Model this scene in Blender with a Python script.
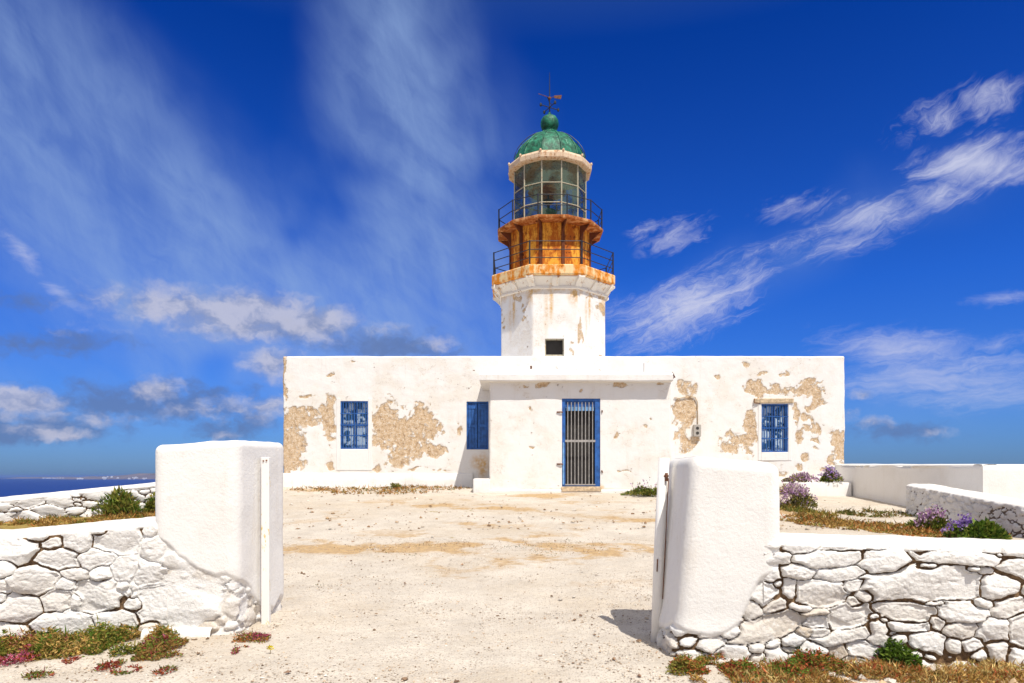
import bpy, math
import numpy as np
from math import radians, sin, cos, tan, pi, atan2

for o in list(bpy.data.objects):
    bpy.data.objects.remove(o, do_unlink=True)
S = bpy.context.scene
F = 1024 * 24 / 36.0          # focal length in pixels
HOR, EYE = 476.0, 1.6

# ------------------------------------------------------------------ camera
cam_d = bpy.data.cameras.new('camera')
cam = bpy.data.objects.new('camera', cam_d)
S.collection.objects.link(cam)
cam_d.lens = 24; cam_d.sensor_width = 36
cam_d.shift_y = (HOR - 341.5) / 1024
cam_d.clip_start = 0.05; cam_d.clip_end = 90000
cam.location = (0, 0, EYE)
cam.rotation_euler = (radians(90), 0, 0)
S.camera = cam

# ------------------------------------------------------------------ light
S.view_settings.view_transform = 'Standard'
S.view_settings.look = 'None'
S.view_settings.exposure = 0.40
S.view_settings.gamma = 1
SUNV = np.array([0.5, -1.0, 1.85]); SUNV = SUNV / np.linalg.norm(SUNV)
SUN_EL = math.asin(SUNV[2]); SUN_ROT = atan2(SUNV[0], SUNV[1])
sd = bpy.data.lights.new('sun', 'SUN'); sun = bpy.data.objects.new('sun', sd)
S.collection.objects.link(sun)
sd.energy = 3.6; sd.angle = radians(0.5); sd.color = (1.0, 0.95, 0.87)
from mathutils import Vector
sun.rotation_euler = Vector(SUNV).to_track_quat('Z', 'Y').to_euler()
sun.location = (20, -30, 60)

# ------------------------------------------------------------------ world
# sky grading constants (colours before the 0.1 background strength)
SKY_TINT = [(0.0, (.20, .36, .76)), (.05, (.17, .39, .92)), (.16, (.08, .34, 1.02)), (.36, (.012, .20, .80)), (.52, (.5, .62, .8)), (1.0, (1.0, 1.0, .95))]  # upper stops whitened, above the view, to raise the fill light
VEIL_COL = (2.2, 3.3, 5.6)
WISP_COL = (4.6, 4.8, 6.2)
DARKCL_COL = (.9, 1.4, 2.9)
CUML_LO = (2.1, 2.5, 4.0)
CUML_HI = (4.0, 4.1, 5.2)

class NT:
    """tiny helper round a node tree"""
    def __init__(s, tree): s.t = tree; s.n = tree.nodes; s.l = tree.links
    def new(s, typ, ins=None, **kw):
        n = s.n.new(typ)
        for k, v in kw.items(): setattr(n, k, v)
        for k, v in (ins or {}).items():
            if isinstance(v, bpy.types.NodeSocket): s.l.new(v, n.inputs[k])
            else: n.inputs[k].default_value = v
        return n
    def math(s, op, a, b=None, c=None, clamp=False):
        ins = {0: a}
        if b is not None: ins[1] = b
        if c is not None: ins[2] = c
        return s.new('ShaderNodeMath', ins, operation=op, use_clamp=clamp).outputs[0]
    def noise(s, vec, scale, detail=4, rough=0.55, dist=0.0, dim='3D'):
        return s.new('ShaderNodeTexNoise', {'Vector': vec, 'Scale': scale, 'Detail': detail, 'Roughness': rough, 'Distortion': dist}, noise_dimensions=dim)
    def sstep(s, v, a, b, o0=0.0, o1=1.0):
        n = s.new('ShaderNodeMapRange', {'Value': v, 'From Min': a, 'From Max': b, 'To Min': o0, 'To Max': o1}, interpolation_type='SMOOTHSTEP')
        return n.outputs[0]
    def mix(s, fac, a, b, blend='MIX'):
        n = s.n.new('ShaderNodeMix'); n.data_type = 'RGBA'; n.blend_type = blend
        for i, v in ((0, fac), (6, a), (7, b)):
            if isinstance(v, bpy.types.NodeSocket): s.l.new(v, n.inputs[i])
            else:
                if i and len(v) == 3: v = (*v, 1)
                n.inputs[i].default_value = v
        return n.outputs[2]
    def mapping(s, vec, loc=(0,0,0), rot=(0,0,0), sc=(1,1,1), typ='POINT'):
        return s.new('ShaderNodeMapping', {'Vector': vec, 'Location': loc, 'Rotation': rot, 'Scale': sc}, vector_type=typ).outputs[0]
    def attr(s, name): return s.new('ShaderNodeAttribute', attribute_name=name)
    def ramp(s, fac, stops, interp='LINEAR'):
        n = s.new('ShaderNodeValToRGB', {'Fac': fac}); cr = n.color_ramp; cr.interpolation = interp
        while len(cr.elements) < len(stops): cr.elements.new(0.5)
        for e, (p, c) in zip(cr.elements, stops):
            e.position = p; e.color = (*c, 1) if len(c) == 3 else c
        return n.outputs[0]

def azel(px, py):
    u, v = (px - 512) / F, (HOR - py) / F
    return math.degrees(math.atan(u)), math.degrees(math.atan(v / math.sqrt(1 + u * u)))

W = bpy.data.worlds.new('World'); S.world = W; W.use_nodes = True
wt = NT(W.node_tree); wt.n.clear()
sky = wt.new('ShaderNodeTexSky'); sky.sky_type = 'NISHITA'; sky.sun_disc = False
sky.sun_elevation = SUN_EL; sky.sun_rotation = SUN_ROT; sky.altitude = 200; sky.air_density = 1.0; sky.dust_density = 0.6; sky.ozone_density = 2.5
tc = wt.new('ShaderNodeTexCoord').outputs['Generated']
sep = wt.new('ShaderNodeSeparateXYZ', {0: wt.new('ShaderNodeVectorMath', {0: tc}, operation='NORMALIZE').outputs[0]})
az = wt.math('MULTIPLY', wt.math('ARCTAN2', sep.outputs[0], sep.outputs[1]), 57.2958)
el = wt.math('MULTIPLY', wt.math('ARCSINE', sep.outputs[2]), 57.2958)
P = wt.new('ShaderNodeCombineXYZ', {0: az, 1: el}).outputs[0]
# deep polarised blue: grade the sky texture by elevation and a little by azimuth
elf = wt.math('DIVIDE', el, 90.0, clamp=True)
tint = wt.ramp(elf, SKY_TINT)
base = wt.mix(1.0, sky.outputs[0], tint, 'MULTIPLY')

def warped(amp, scale, seed):
    nz = wt.noise(wt.mapping(P, loc=(seed, seed * .7, 0)), scale, 3, 0.6)
    off = wt.new('ShaderNodeVectorMath', {0: nz.outputs[1], 1: (.5, .5, .5)}, operation='SUBTRACT').outputs[0]
    off = wt.new('ShaderNodeVectorMath', {0: off, 'Scale': amp}, operation='SCALE').outputs[0]
    return wt.new('ShaderNodeVectorMath', {0: P, 1: off}, operation='ADD').outputs[0]
def blobs(vec, lst, mode='MAXIMUM'):
    tot = None
    for (px, py, hw, hh, rot, w) in lst:
        r = radians(rot)
        c = azel(px, py); e = azel(px + hw * cos(r), py - hw * sin(r)); m = azel(px - hh * sin(r), py - hh * cos(r))
        L = math.hypot(e[0] - c[0], e[1] - c[1]); B = math.hypot(m[0] - c[0], m[1] - c[1])
        ang = atan2(e[1] - c[1], e[0] - c[0])
        mp = wt.mapping(vec, loc=(c[0], c[1], 0), rot=(0, 0, ang), sc=(L, B, 1), typ='TEXTURE')
        g = wt.new('ShaderNodeTexGradient', {0: mp}, gradient_type='SPHERICAL').outputs[1]
        g = wt.math('MULTIPLY', g, w)
        tot = g if tot is None else wt.math(mode, tot, g)
    return tot
def streak(vec, ang, along, across, loc=(0, 0, 0)):
    return wt.mapping(wt.mapping(vec, loc=loc, rot=(0, 0, radians(-ang))), sc=(along, across, 1))
# soft veil
veil = blobs(warped(3.5, .06, 3), [
    (20, 110, 260, 170, -40, .8), (170, 225, 330, 150, -40, 1.0), (330, 330, 240, 120, -20, .6),
    (395, 60, 260, 100, -80, .9), (445, 240, 260, 160, -72, 1.1), (560, 330, 120, 90, 0, .35),
    (110, 320, 330, 130, 0, .5), (140, 420, 460, 80, 0, .5), (900, 400, 300, 80, 5, .5), (760,270,240,50,22,.5), (930,180,180,70,12,.45)], 'ADD')
vw = warped(2.5, .1, 5)
vn = wt.math('MULTIPLY', wt.math('ADD', wt.noise(streak(vw, -38, .035, .30), 1.0, 8, .62, .3).outputs[0], wt.noise(streak(vw, -72, .04, .28, (40, 3, 0)), 1.0, 8, .62, .3).outputs[0]), .5)
veil = wt.math('MULTIPLY', wt.sstep(veil, .0, 1.2), wt.sstep(vn, .30, .68, .45, 1.1))
c1 = wt.mix(wt.math('MULTIPLY', veil, .62), base, VEIL_COL)
# wisps
def wisp(lst, rot, k, lo, hi, amp, seed):
    wv = warped(amp, .3, seed)
    b = blobs(wv, lst)
    n = wt.noise(streak(wv, rot, .14, .75, (seed, 0, 0)), 1.0, 9, .7, .9).outputs[0]
    f = wt.math('ADD', b, wt.math('MULTIPLY', wt.math('SUBTRACT', n, .5), k))
    f = wt.math('MULTIPLY', wt.sstep(f, lo, hi), wt.sstep(b, 0.0, .18))
    return f
w1 = wisp([(690, 305, 120, 46, 26, 1.05), (650, 318, 80, 40, 20, .7), (740, 275, 70, 24, 24, .6), (850, 240, 110, 26, 18, .5), (670, 235, 60, 26, 15, .8), (775, 248, 90, 16, 18, .6), (800, 205, 70, 20, 12, .7),
           (880, 215, 90, 24, 14, .85), (980, 165, 110, 34, 4, 1.25), (940, 190, 70, 26, 12, .9), (640, 330, 60, 26, 20, .6)], 20, 1.9, .10, 1.25, 1.6, 11)
w2 = wisp([(985, 98, 55, 26, 14, 1.0), (935, 118, 50, 28, 20, .95), (905, 135, 40, 22, 25, .6), (1000, 140, 70, 26, 5, .5)], 24, 1.9, .12, 1.2, 2.2, 23)
w3 = wisp([(900, 350, 150, 34, -6, .85), (960, 378, 170, 44, -4, .9), (880, 385, 90, 26, 0, .6), (1000, 300, 60, 12, 8, .6), (1000, 345, 80, 14, 4, .6), (20, 250, 60, 12, -50, .7), (60,290,50,10,-40,.5)], 5, 1.6, .05, 1.15, 1.5, 37)
wsp = wt.math('MAXIMUM', wt.math('MAXIMUM', w1, wt.math('MULTIPLY', w2, .85)), wt.math('MULTIPLY', w3, .7))
c2 = wt.mix(wt.math('MULTIPLY', wsp, .92), c1, WISP_COL)
# cumulus with darker undersides (a shaded cloud further off shows blue-grey)
def cumul(lst, k, lo, hi, seed, amp=1.6):
    wv = warped(amp, .55, seed)
    b = blobs(wv, lst)
    n = wt.noise(wt.mapping(wv, loc=(seed, 0, 0), sc=(.42, .75, 1)), 1.0, 7, .55).outputs[0]
    f = wt.math('ADD', b, wt.math('MULTIPLY', wt.math('SUBTRACT', n, .5), k))
    return wt.math('MULTIPLY', wt.sstep(f, lo, hi), wt.sstep(b, 0.0, .15)), n
dk, _ = cumul([(60, 345, 120, 22, 0, .7), (150, 402, 170, 34, 0, 1.0), (40, 430, 130, 26, 0, 1.0), (390, 345, 120, 26, 0, .8), (230, 425, 90, 24, 0, .8), (300,330,120,30,0,.6), (900, 430, 110, 18, 0, .7), (20, 300, 80, 20, 0, .6)], 1.3, .15, .8, 51)
c3 = wt.mix(wt.math('MULTIPLY', dk, .75), c2, DARKCL_COL)
cu, cn = cumul([(175, 306, 95, 32, 0, 1.1), (250, 316, 125, 36, 0, 1.4), (308, 322, 70, 32, 0, 1.25), (120, 300, 80, 26, 0, .65), (380, 330, 60, 14, 0, .5), (275, 364, 46, 27, 0, 1.1), (16, 403, 70, 26, 0, 1.3), (60, 412, 50, 14, 0, .6),
             (158, 388, 38, 20, 0, .95), (265, 408, 60, 22, 0, .95), (205, 410, 60, 20, 0, .7), (105, 420, 50, 12, 0, .85), (62, 435, 50, 9, 0, 1.0), (20, 430, 60, 12, 0, .6), (225, 436, 22, 8, 0, .7), (440, 345, 40, 14, 0, .6),
             (862, 395, 22, 10, 0, .8), (875, 424, 34, 9, 0, .8), (930, 432, 34, 7, 0, .6), (850, 415, 20, 10, 0, .6), (100,330,80,12,0,.3)], 1.15, .12, .95, 67)
ccol = wt.mix(wt.sstep(cn, .35, .62), CUML_LO, CUML_HI)
c4 = wt.mix(wt.math('MULTIPLY', cu, .88), c3, ccol)
# bright cloud added out of view, overhead and behind, to fill the shade
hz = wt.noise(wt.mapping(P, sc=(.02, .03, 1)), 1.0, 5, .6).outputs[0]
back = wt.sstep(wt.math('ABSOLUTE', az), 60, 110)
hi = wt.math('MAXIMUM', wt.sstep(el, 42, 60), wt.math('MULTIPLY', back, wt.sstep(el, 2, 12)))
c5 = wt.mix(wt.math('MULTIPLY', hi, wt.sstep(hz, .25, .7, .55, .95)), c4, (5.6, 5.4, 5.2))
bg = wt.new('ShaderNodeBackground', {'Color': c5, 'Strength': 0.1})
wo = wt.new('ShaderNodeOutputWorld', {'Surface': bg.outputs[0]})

W.cycles.sampling_method = 'MANUAL'
W.cycles.sample_map_resolution = 512

# ================================================================== helpers
rng = np.random.default_rng(7)
COL = S.collection
def sstep(x, a, b):
    t = np.clip((x - a) / (b - a), 0, 1); return t * t * (3 - 2 * t)
def _hash(ix, iy, iz):
    h = (ix * 374761393 + iy * 668265263 + iz * 2147483647) & 0xffffffff
    h = ((h ^ (h >> 13)) * 1274126177) & 0xffffffff
    h = ((h ^ (h >> 15)) * 2246822519) & 0xffffffff
    return ((h ^ (h >> 16)) & 0xffffff) / float(0xffffff)
def vnoise(x, y, z=0.0):
    x = np.asarray(x, float); y = np.asarray(y, float); z = np.zeros_like(x) + z
    ix, iy, iz = np.floor(x), np.floor(y), np.floor(z)
    fx, fy, fz = x - ix, y - iy, z - iz
    ix, iy, iz = ix.astype(np.int64), iy.astype(np.int64), iz.astype(np.int64)
    sx, sy, sz = fx * fx * (3 - 2 * fx), fy * fy * (3 - 2 * fy), fz * fz * (3 - 2 * fz)
    r = 0
    for dx in (0, 1):
        for dy in (0, 1):
            for dz in (0, 1):
                w = (sx if dx else 1 - sx) * (sy if dy else 1 - sy) * (sz if dz else 1 - sz)
                r = r + w * _hash(ix + dx, iy + dy, iz + dz)
    return r * 2 - 1
def fbm(x, y, z=0.0, oct=4, gain=.5):
    a, t, s = 1.0, 0, 0
    for i in range(oct):
        t = t + a * vnoise(np.asarray(x) * 2 ** i + 17.3 * i, np.asarray(y) * 2 ** i + 5.1 * i, np.asarray(z) * 2 ** i + 3.7 * i); s += a; a *= gain
    return t / s

def npmesh(name, V, Q, mats, parent=None, attrs=None, smooth=True, mi=None, cols=None):
    """a mesh object from numpy verts and quads/tris (Q: (n,4) or (n,3))"""
    V = np.asarray(V, np.float32).reshape(-1, 3); Q = np.asarray(Q, np.int32)
    k = Q.shape[1]
    me = bpy.data.meshes.new(name)
    me.vertices.add(len(V)); me.vertices.foreach_set('co', V.ravel())
    me.loops.add(Q.size); me.loops.foreach_set('vertex_index', Q.ravel())
    me.polygons.add(len(Q)); me.polygons.foreach_set('loop_start', np.arange(0, Q.size, k, dtype=np.int32))
    me.polygons.foreach_set('loop_total', np.full(len(Q), k, np.int32))
    if not isinstance(mats, (list, tuple)): mats = [mats]
    for m in mats: me.materials.append(m)
    if mi is not None: me.polygons.foreach_set('material_index', np.asarray(mi, np.int32))
    me.update(calc_edges=True); me.validate()
    me.polygons.foreach_set('use_smooth', np.full(len(me.polygons), smooth))
    for an, av in (attrs or {}).items():
        a = me.attributes.new(an, 'FLOAT', 'POINT'); a.data.foreach_set('value', np.asarray(av, np.float32).ravel())
    if cols is not None:
        a = me.attributes.new('Col', 'FLOAT_COLOR', 'POINT')
        c = np.ones((len(V), 4), np.float32); c[:, :3] = cols; a.data.foreach_set('color', c.ravel())
    o = bpy.data.objects.new(name, me); COL.objects.link(o)
    if parent is not None: o.parent = parent
    return o
def sub(name, V, Q, fmask, mats, parent, attrs, **kw):
    """object from the subset of faces fmask"""
    Qs = Q[fmask]; used, inv = np.unique(Qs.ravel(), return_inverse=True)
    return npmesh(name, V.reshape(-1, 3)[used], inv.reshape(Qs.shape), mats, parent, {k: np.asarray(v).ravel()[used] for k, v in attrs.items()}, **kw)
def gridq(nu, nv, wrap=False):
    i = np.arange(nu if wrap else nu - 1)[:, None]; j = np.arange(nv - 1)[None, :]
    i2 = (i + 1) % nu
    return np.stack([i * nv + j + 0 * i, i2 * nv + j, i2 * nv + j + 1, i * nv + j + 1], -1).reshape(-1, 4)

class MB:
    """collects simple solids into one mesh"""
    def __init__(s): s.v = []; s.f = []
    def add(s, vs, fs):
        b = len(s.v); s.v += [tuple(map(float, v)) for v in vs]; s.f += [tuple(b + i for i in f) for f in fs]; return s
    def box(s, x0, x1, y0, y1, z0, z1):
        return s.add([(x0,y0,z0),(x1,y0,z0),(x1,y1,z0),(x0,y1,z0),(x0,y0,z1),(x1,y0,z1),(x1,y1,z1),(x0,y1,z1)],
                     [(0,3,2,1),(4,5,6,7),(0,1,5,4),(1,2,6,5),(2,3,7,6),(3,0,4,7)])
    def tube(s, pts, r, n=8, cap=True):
        pts = [Vector(p) for p in pts]; rs = r if isinstance(r, (list, tuple)) else [r] * len(pts)
        rings = []
        for i, p in enumerate(pts):
            d = (pts[min(i + 1, len(pts) - 1)] - pts[max(i - 1, 0)]).normalized()
            a = d.cross(Vector((0, 0, 1)) if abs(d.z) < .9 else Vector((1, 0, 0))).normalized(); b = d.cross(a)
            rings.append([p + (a * cos(2 * pi * k / n) + b * sin(2 * pi * k / n)) * rs[i] for k in range(n)])
        vs = [v for rr in rings for v in rr]
        fs = [(i * n + k, i * n + (k + 1) % n, (i + 1) * n + (k + 1) % n, (i + 1) * n + k) for i in range(len(pts) - 1) for k in range(n)]
        if cap: fs += [tuple(range(n))[::-1], tuple((len(pts) - 1) * n + k for k in range(n))]
        return s.add(vs, fs)
    def lathe(s, prof, n, cx=0, cy=0, off=0.0, apothem=False, caps=True):
        """prof: list of (r, z); off: angle of the first vertex"""
        k = 1 / cos(pi / n) if apothem else 1
        vs = [(cx + r * k * cos(off + 2 * pi * i / n), cy + r * k * sin(off + 2 * pi * i / n), z) for r, z in prof for i in range(n)]
        fs = [(j * n + i, j * n + (i + 1) % n, (j + 1) * n + (i + 1) % n, (j + 1) * n + i) for j in range(len(prof) - 1) for i in range(n)]
        if caps: fs += [tuple(range(n))[::-1], tuple((len(prof) - 1) * n + i for i in range(n))]
        return s.add(vs, fs)
    def build(s, name, mat, parent=None, bevel=0, smooth=False, seg=2):
        me = bpy.data.meshes.new(name); me.from_pydata(s.v, [], s.f); me.materials.append(mat); me.update()
        o = bpy.data.objects.new(name, me); COL.objects.link(o)
        if parent is not None: o.parent = parent
        if smooth: me.polygons.foreach_set('use_smooth', np.full(len(me.polygons), True))
        if bevel:
            b = o.modifiers.new('bevel', 'BEVEL'); b.width = bevel; b.segments = seg; b.limit_method = 'ANGLE'; b.angle_limit = radians(40)
        return o
def tag(o, label=None, cat=None, group=None, kind=None):
    if label: o['label'] = label
    if cat: o['category'] = cat
    if group: o['group'] = group
    if kind: o['kind'] = kind
    return o
def empty(name, loc, label, cat, group=None):
    o = bpy.data.objects.new(name, None); COL.objects.link(o); o.location = loc; o.empty_display_size = .3
    return tag(o, label, cat, group, 'thing')
def at(o, parent):
    """parent keeping world placement (parents are never rotated or scaled)"""
    o.parent = parent; o.location = Vector(o.location) - parent.location; return o
def adopt(root):
    """children were built in world coordinates: cancel the root's location"""
    for ch in root.children: ch.location = Vector(ch.location) - root.location
def PX(px, Y): return (px - 512) / F * Y
def PZ(py, Y): return EYE + (HOR - py) / F * Y

# ================================================================== materials
def newmat(name):
    m = bpy.data.materials.new(name); m.use_nodes = True; t = NT(m.node_tree); t.n.clear()
    b = t.new('ShaderNodeBsdfPrincipled'); t.new('ShaderNodeOutputMaterial', {'Surface': b.outputs[0]})
    return m, t, b
def setb(t, b, **kw):
    for k, v in kw.items():
        k = {'col': 'Base Color', 'rough': 'Roughness', 'metal': 'Metallic', 'normal': 'Normal', 'spec': 'Specular IOR Level'}.get(k, k)
        if isinstance(v, bpy.types.NodeSocket): t.l.new(v, b.inputs[k])
        else: b.inputs[k].default_value = (*v, 1) if isinstance(v, tuple) and len(v) == 3 else v
def bump(t, h, strength, dist, normal=None):
    ins = {'Height': h, 'Strength': strength, 'Distance': dist}
    if normal is not None: ins['Normal'] = normal
    return t.new('ShaderNodeBump', ins).outputs[0]
def objco(t): return t.new('ShaderNodeTexCoord').outputs['Object']
WHITE = (.80, .78, .745)
def m_plain(name, col, rough=.6, metal=0, var=.15, scale=8, bumpd=.002):
    m, t, b = newmat(name); co = objco(t); n = t.noise(co, scale, 5, .6).outputs[0]
    c = t.mix(t.sstep(n, .3, .7), tuple(x * (1 - var) for x in col), tuple(min(1, x * (1 + var)) for x in col))
    setb(t, b, col=c, rough=rough, metal=metal, normal=bump(t, t.noise(co, scale * 5, 3).outputs[0], .5, bumpd)); return m
def m_whitewash(name, lump=.006, lscale=22, dirt=.25):
    m, t, b = newmat(name); co = objco(t)
    n1 = t.noise(co, 1.3, 6, .62).outputs[0]; n2 = t.noise(co, 9, 5, .65).outputs[0]
    c = t.mix(t.math('MULTIPLY', t.sstep(n1, .45, .75), dirt), WHITE, (.62, .56, .48))
    c = t.mix(t.math('MULTIPLY', t.sstep(n2, .6, .78), dirt * 1.2), c, (.55, .49, .41))
    dr = t.noise(t.mapping(co, sc=(5, 5, .5)), 1.6, 6, .68).outputs[0]; c = t.mix(t.math('MULTIPLY', t.sstep(dr, .52, .75), dirt * .8), c, (.60, .52, .42))
    h = t.noise(co, lscale, 5, .62).outputs[0]; h2 = t.noise(co, lscale * 4, 4, .6).outputs[0]
    nn = bump(t, h2, .7, lump * .35, bump(t, h, .8, lump))
    setb(t, b, col=c, rough=.88, normal=nn, spec=.2); return m
M = {}
M['pillar'] = m_whitewash('thick_whitewash', .0065, 38, .34)
M['wash'] = m_whitewash('smooth_whitewash', .008, 10, .25)
M['cap'] = m_whitewash('cap_whitewash', .016, 18, .4)
# house wall: whitewash, with bare stone where the plaster fell ('peel'), rust stain ('stain')
def m_house():
    m, t, b = newmat('peeling_plaster'); co = objco(t)
    pe = t.attr('peel').outputs['Fac']; st = t.attr('stain').outputs['Fac']
    n1 = t.noise(co, 1.1, 6, .6).outputs[0]; n2 = t.noise(co, 7, 6, .7).outputs[0]; n3 = t.noise(co, 22, 5, .65).outputs[0]
    f = t.math('ADD', pe, t.math('ADD', t.math('MULTIPLY', t.math('SUBTRACT', n3, .5), .9), t.math('MULTIPLY', t.math('SUBTRACT', n2, .5), .7)))
    mask = t.sstep(f, .43, .54)
    # scattered small flakes
    fl = t.noise(t.mapping(co, sc=(1, 1, 1.5)), 4.2, 5, .72).outputs[0]
    flm = t.math('MULTIPLY', t.sstep(fl, .665, .69), t.sstep(n1, .42, .50))
    white = t.mix(t.math('MULTIPLY', t.sstep(n1, .44, .68), .4), WHITE, (.70, .62, .50))
    white = t.mix(t.math('MULTIPLY', t.sstep(f, .28, .46), .35), white, (.62, .50, .36))
    drips = t.noise(t.mapping(co, sc=(5, 1, .25)), 1.4, 6, .65).outputs[0]
    white = t.mix(t.math('MULTIPLY', t.sstep(drips, .55, .8), .22), white, (.55, .45, .33))
    stone = t.ramp(n2, [(.2, (.14, .09, .055)), (.36, (.36, .24, .14)), (.46, (.54, .38, .23)), (.56, (.64, .48, .31)), (.68, (.74, .62, .48))])
    stone = t.mix(t.math('MULTIPLY', t.sstep(n3, .54, .62), .75), stone, (.76, .70, .60))
    sp = t.noise(co, 38, 3, .6).outputs[0]
    stone = t.mix(t.sstep(sp, .62, .7), stone, (.12, .075, .045))
    c = t.mix(mask, white, stone); c = t.mix(flm, c, (.36, .25, .16))
    c = t.mix(t.math('MULTIPLY', st, t.sstep(n2, .25, .65)), c, (.62, .36, .10))
    ck = t.noise(t.mapping(co, sc=(1, 1, 1.4)), 1.6, 7, .62, .6).outputs[0]
    ckm = t.math('MULTIPLY', t.math('SUBTRACT', 1.0, t.sstep(t.math('ABSOLUTE', t.math('SUBTRACT', ck, .5)), .0, .006)), t.sstep(n1, .50, .58))
    c = t.mix(t.math('MULTIPLY', ckm, .6), c, (.40, .29, .18))
    h = t.math('SUBTRACT', t.math('MULTIPLY', n2, .35), t.math('MULTIPLY', t.math('MAXIMUM', mask, flm), .8))
    hh = t.math('ADD', h, t.math('MULTIPLY', n3, t.math('ADD', .12, t.math('MULTIPLY', mask, .5))))
    setb(t, b, col=c, rough=.9, spec=.15, normal=bump(t, hh, .9, .03)); return m
M['house'] = m_house()
def m_stone():
    m, t, b = newmat('whitewashed_rubble'); co = objco(t)
    j = t.attr('joint').outputs['Fac']; ba = t.attr('bare').outputs['Fac']
    n = t.noise(co, 6, 6, .65).outputs[0]; n2 = t.noise(co, 30, 5, .7).outputs[0]
    wcol = t.mix(t.math('MULTIPLY', t.sstep(n, .45, .75), .35), WHITE, (.62, .56, .47))
    fleck = t.math('MULTIPLY', t.sstep(n2, .66, .72), .6)
    wcol = t.mix(fleck, wcol, (.42, .34, .26))
    bare = t.ramp(n, [(.3, (.30, .22, .15)), (.5, (.52, .42, .30)), (.7, (.62, .55, .45))])
    c = t.mix(t.math('MULTIPLY', ba, t.sstep(n2, .3, .5)), wcol, bare)
    jm = t.sstep(t.math('ADD', j, t.math('MULTIPLY', t.math('SUBTRACT', n2, .5), .6)), .42, .66)
    earth = t.mix(t.sstep(n2, .3, .7), (.085, .05, .03), (.27, .17, .09))
    c = t.mix(jm, c, earth)
    nn = bump(t, t.noise(co, 60, 4, .65).outputs[0], .6, .003, bump(t, n2, .9, .012))
    setb(t, b, col=c, rough=.92, spec=.15, normal=nn); return m
M['stone'] = m_stone()
def m_ground():
    m, t, b = newmat('pale_gravel_ground'); co = objco(t)
    d = t.attr('dirt').outputs['Fac']; tf = t.attr('turf').outputs['Fac']
    n0 = t.noise(co, .35, 5, .6).outputs[0]; n1 = t.noise(co, 1.6, 6, .65).outputs[0]; n2 = t.noise(co, 9, 6, .7).outputs[0]; n3 = t.noise(co, 45, 4, .7).outputs[0]
    c = t.mix(t.sstep(n1, .3, .7), (.52, .46, .385), (.655, .59, .50))
    c = t.mix(t.math('MULTIPLY', t.sstep(n0, .45, .65), .45), c, (.50, .40, .28))
    vo = t.new('ShaderNodeTexVoronoi', {'Vector': co, 'Scale': 42.0}, feature='F1')
    peb = t.sstep(vo.outputs['Distance'], .15, .5)
    pc = t.ramp(t.new('ShaderNodeSeparateColor', {0: vo.outputs['Color']}).outputs[0], [(0, (.20, .14, .10)), (.2, (.42, .34, .26)), (.5, (.6, .54, .46)), (1, (.68, .63, .56))])
    c = t.mix(t.math('MULTIPLY', t.math('SUBTRACT', 1.0, peb), .8), c, pc)
    dm = t.sstep(t.math('ADD', d, t.math('MULTIPLY', t.math('SUBTRACT', n2, .5), 1.2)), .2, 1.0)
    c = t.mix(t.math('MULTIPLY', dm, .8), c, t.mix(t.sstep(n2, .4, .65), (.52, .33, .13), (.36, .22, .10)))
    spk = t.math('MULTIPLY', t.sstep(n3, .57, .70), t.sstep(n1, .36, .58))
    c = t.mix(t.math('MULTIPLY', spk, .9), c, (.25, .165, .10))
    bl = t.math('MULTIPLY', t.sstep(t.noise(t.mapping(co, sc=(1, 1.6, 1)), 3.1, 7, .72).outputs[0], .60, .68), t.sstep(n0, .38, .6)); c = t.mix(t.math('MULTIPLY', bl, .55), c, (.40, .28, .16))
    tc_ = t.ramp(n2, [(.3, (.16, .11, .03)), (.5, (.36, .25, .08)), (.7, (.13, .15, .03))])
    c = t.mix(t.sstep(t.math('ADD', tf, t.math('MULTIPLY', t.math('SUBTRACT', n2, .5), .9)), .4, .6), c, tc_)
    hh = t.math('ADD', t.math('MULTIPLY', n3, .5), t.math('MULTIPLY', t.math('SUBTRACT', 1.0, peb), .5))
    nn = bump(t, hh, .8, .012, bump(t, n2, .7, .03))
    setb(t, b, col=c, rough=.95, spec=.1, normal=nn); return m
M['ground'] = m_ground()
def m_foliage():
    m, t, b = newmat('foliage'); c = t.attr('Col').outputs['Color']
    setb(t, b, col=c, rough=.6, spec=.2)
    tr = t.new('ShaderNodeBsdfTranslucent', {'Color': c}); mx = t.new('ShaderNodeMixShader', {0: .3, 1: b.outputs[0], 2: tr.outputs[0]})
    out = [n for n in t.n if n.type == 'OUTPUT_MATERIAL'][0]; t.l.new(mx.outputs[0], out.inputs[0]); return m
M['foliage'] = m_foliage()
def m_vcol(name, rough=.9):
    m, t, b = newmat(name); co = objco(t); n = t.noise(co, 60, 4, .6).outputs[0]
    c = t.mix(1.0, t.attr('Col').outputs['Color'], t.mix(n, (.75, .75, .75), (1.15, 1.15, 1.15)), 'MULTIPLY')
    setb(t, b, col=c, rough=rough, spec=.15, normal=bump(t, n, .6, .004)); return m
M['pebble'] = m_vcol('pebble')
M['blue'] = m_plain('blue_paint', (.018, .10, .34), .5, 0, .3, 6)
M['blue_pale'] = m_plain('pale_blue_paint', (.16, .34, .60), .5, 0, .2, 6)
M['bar'] = m_plain('grey_white_bar_paint', (.34, .32, .30), .5, 0, .2, 9)
M['dark'] = m_plain('painted_dark_hollow', (.05, .045, .04), .9, 0, .2, 2)  # darkness of unlit hollows put into the colour
M['darkmetal'] = m_plain('dark_iron', (.025, .028, .035), .5, .3, .3, 20)
M['rustiron'] = m_plain('rusty_iron', (.16, .06, .025), .85, 0, .5, 14)
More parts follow.
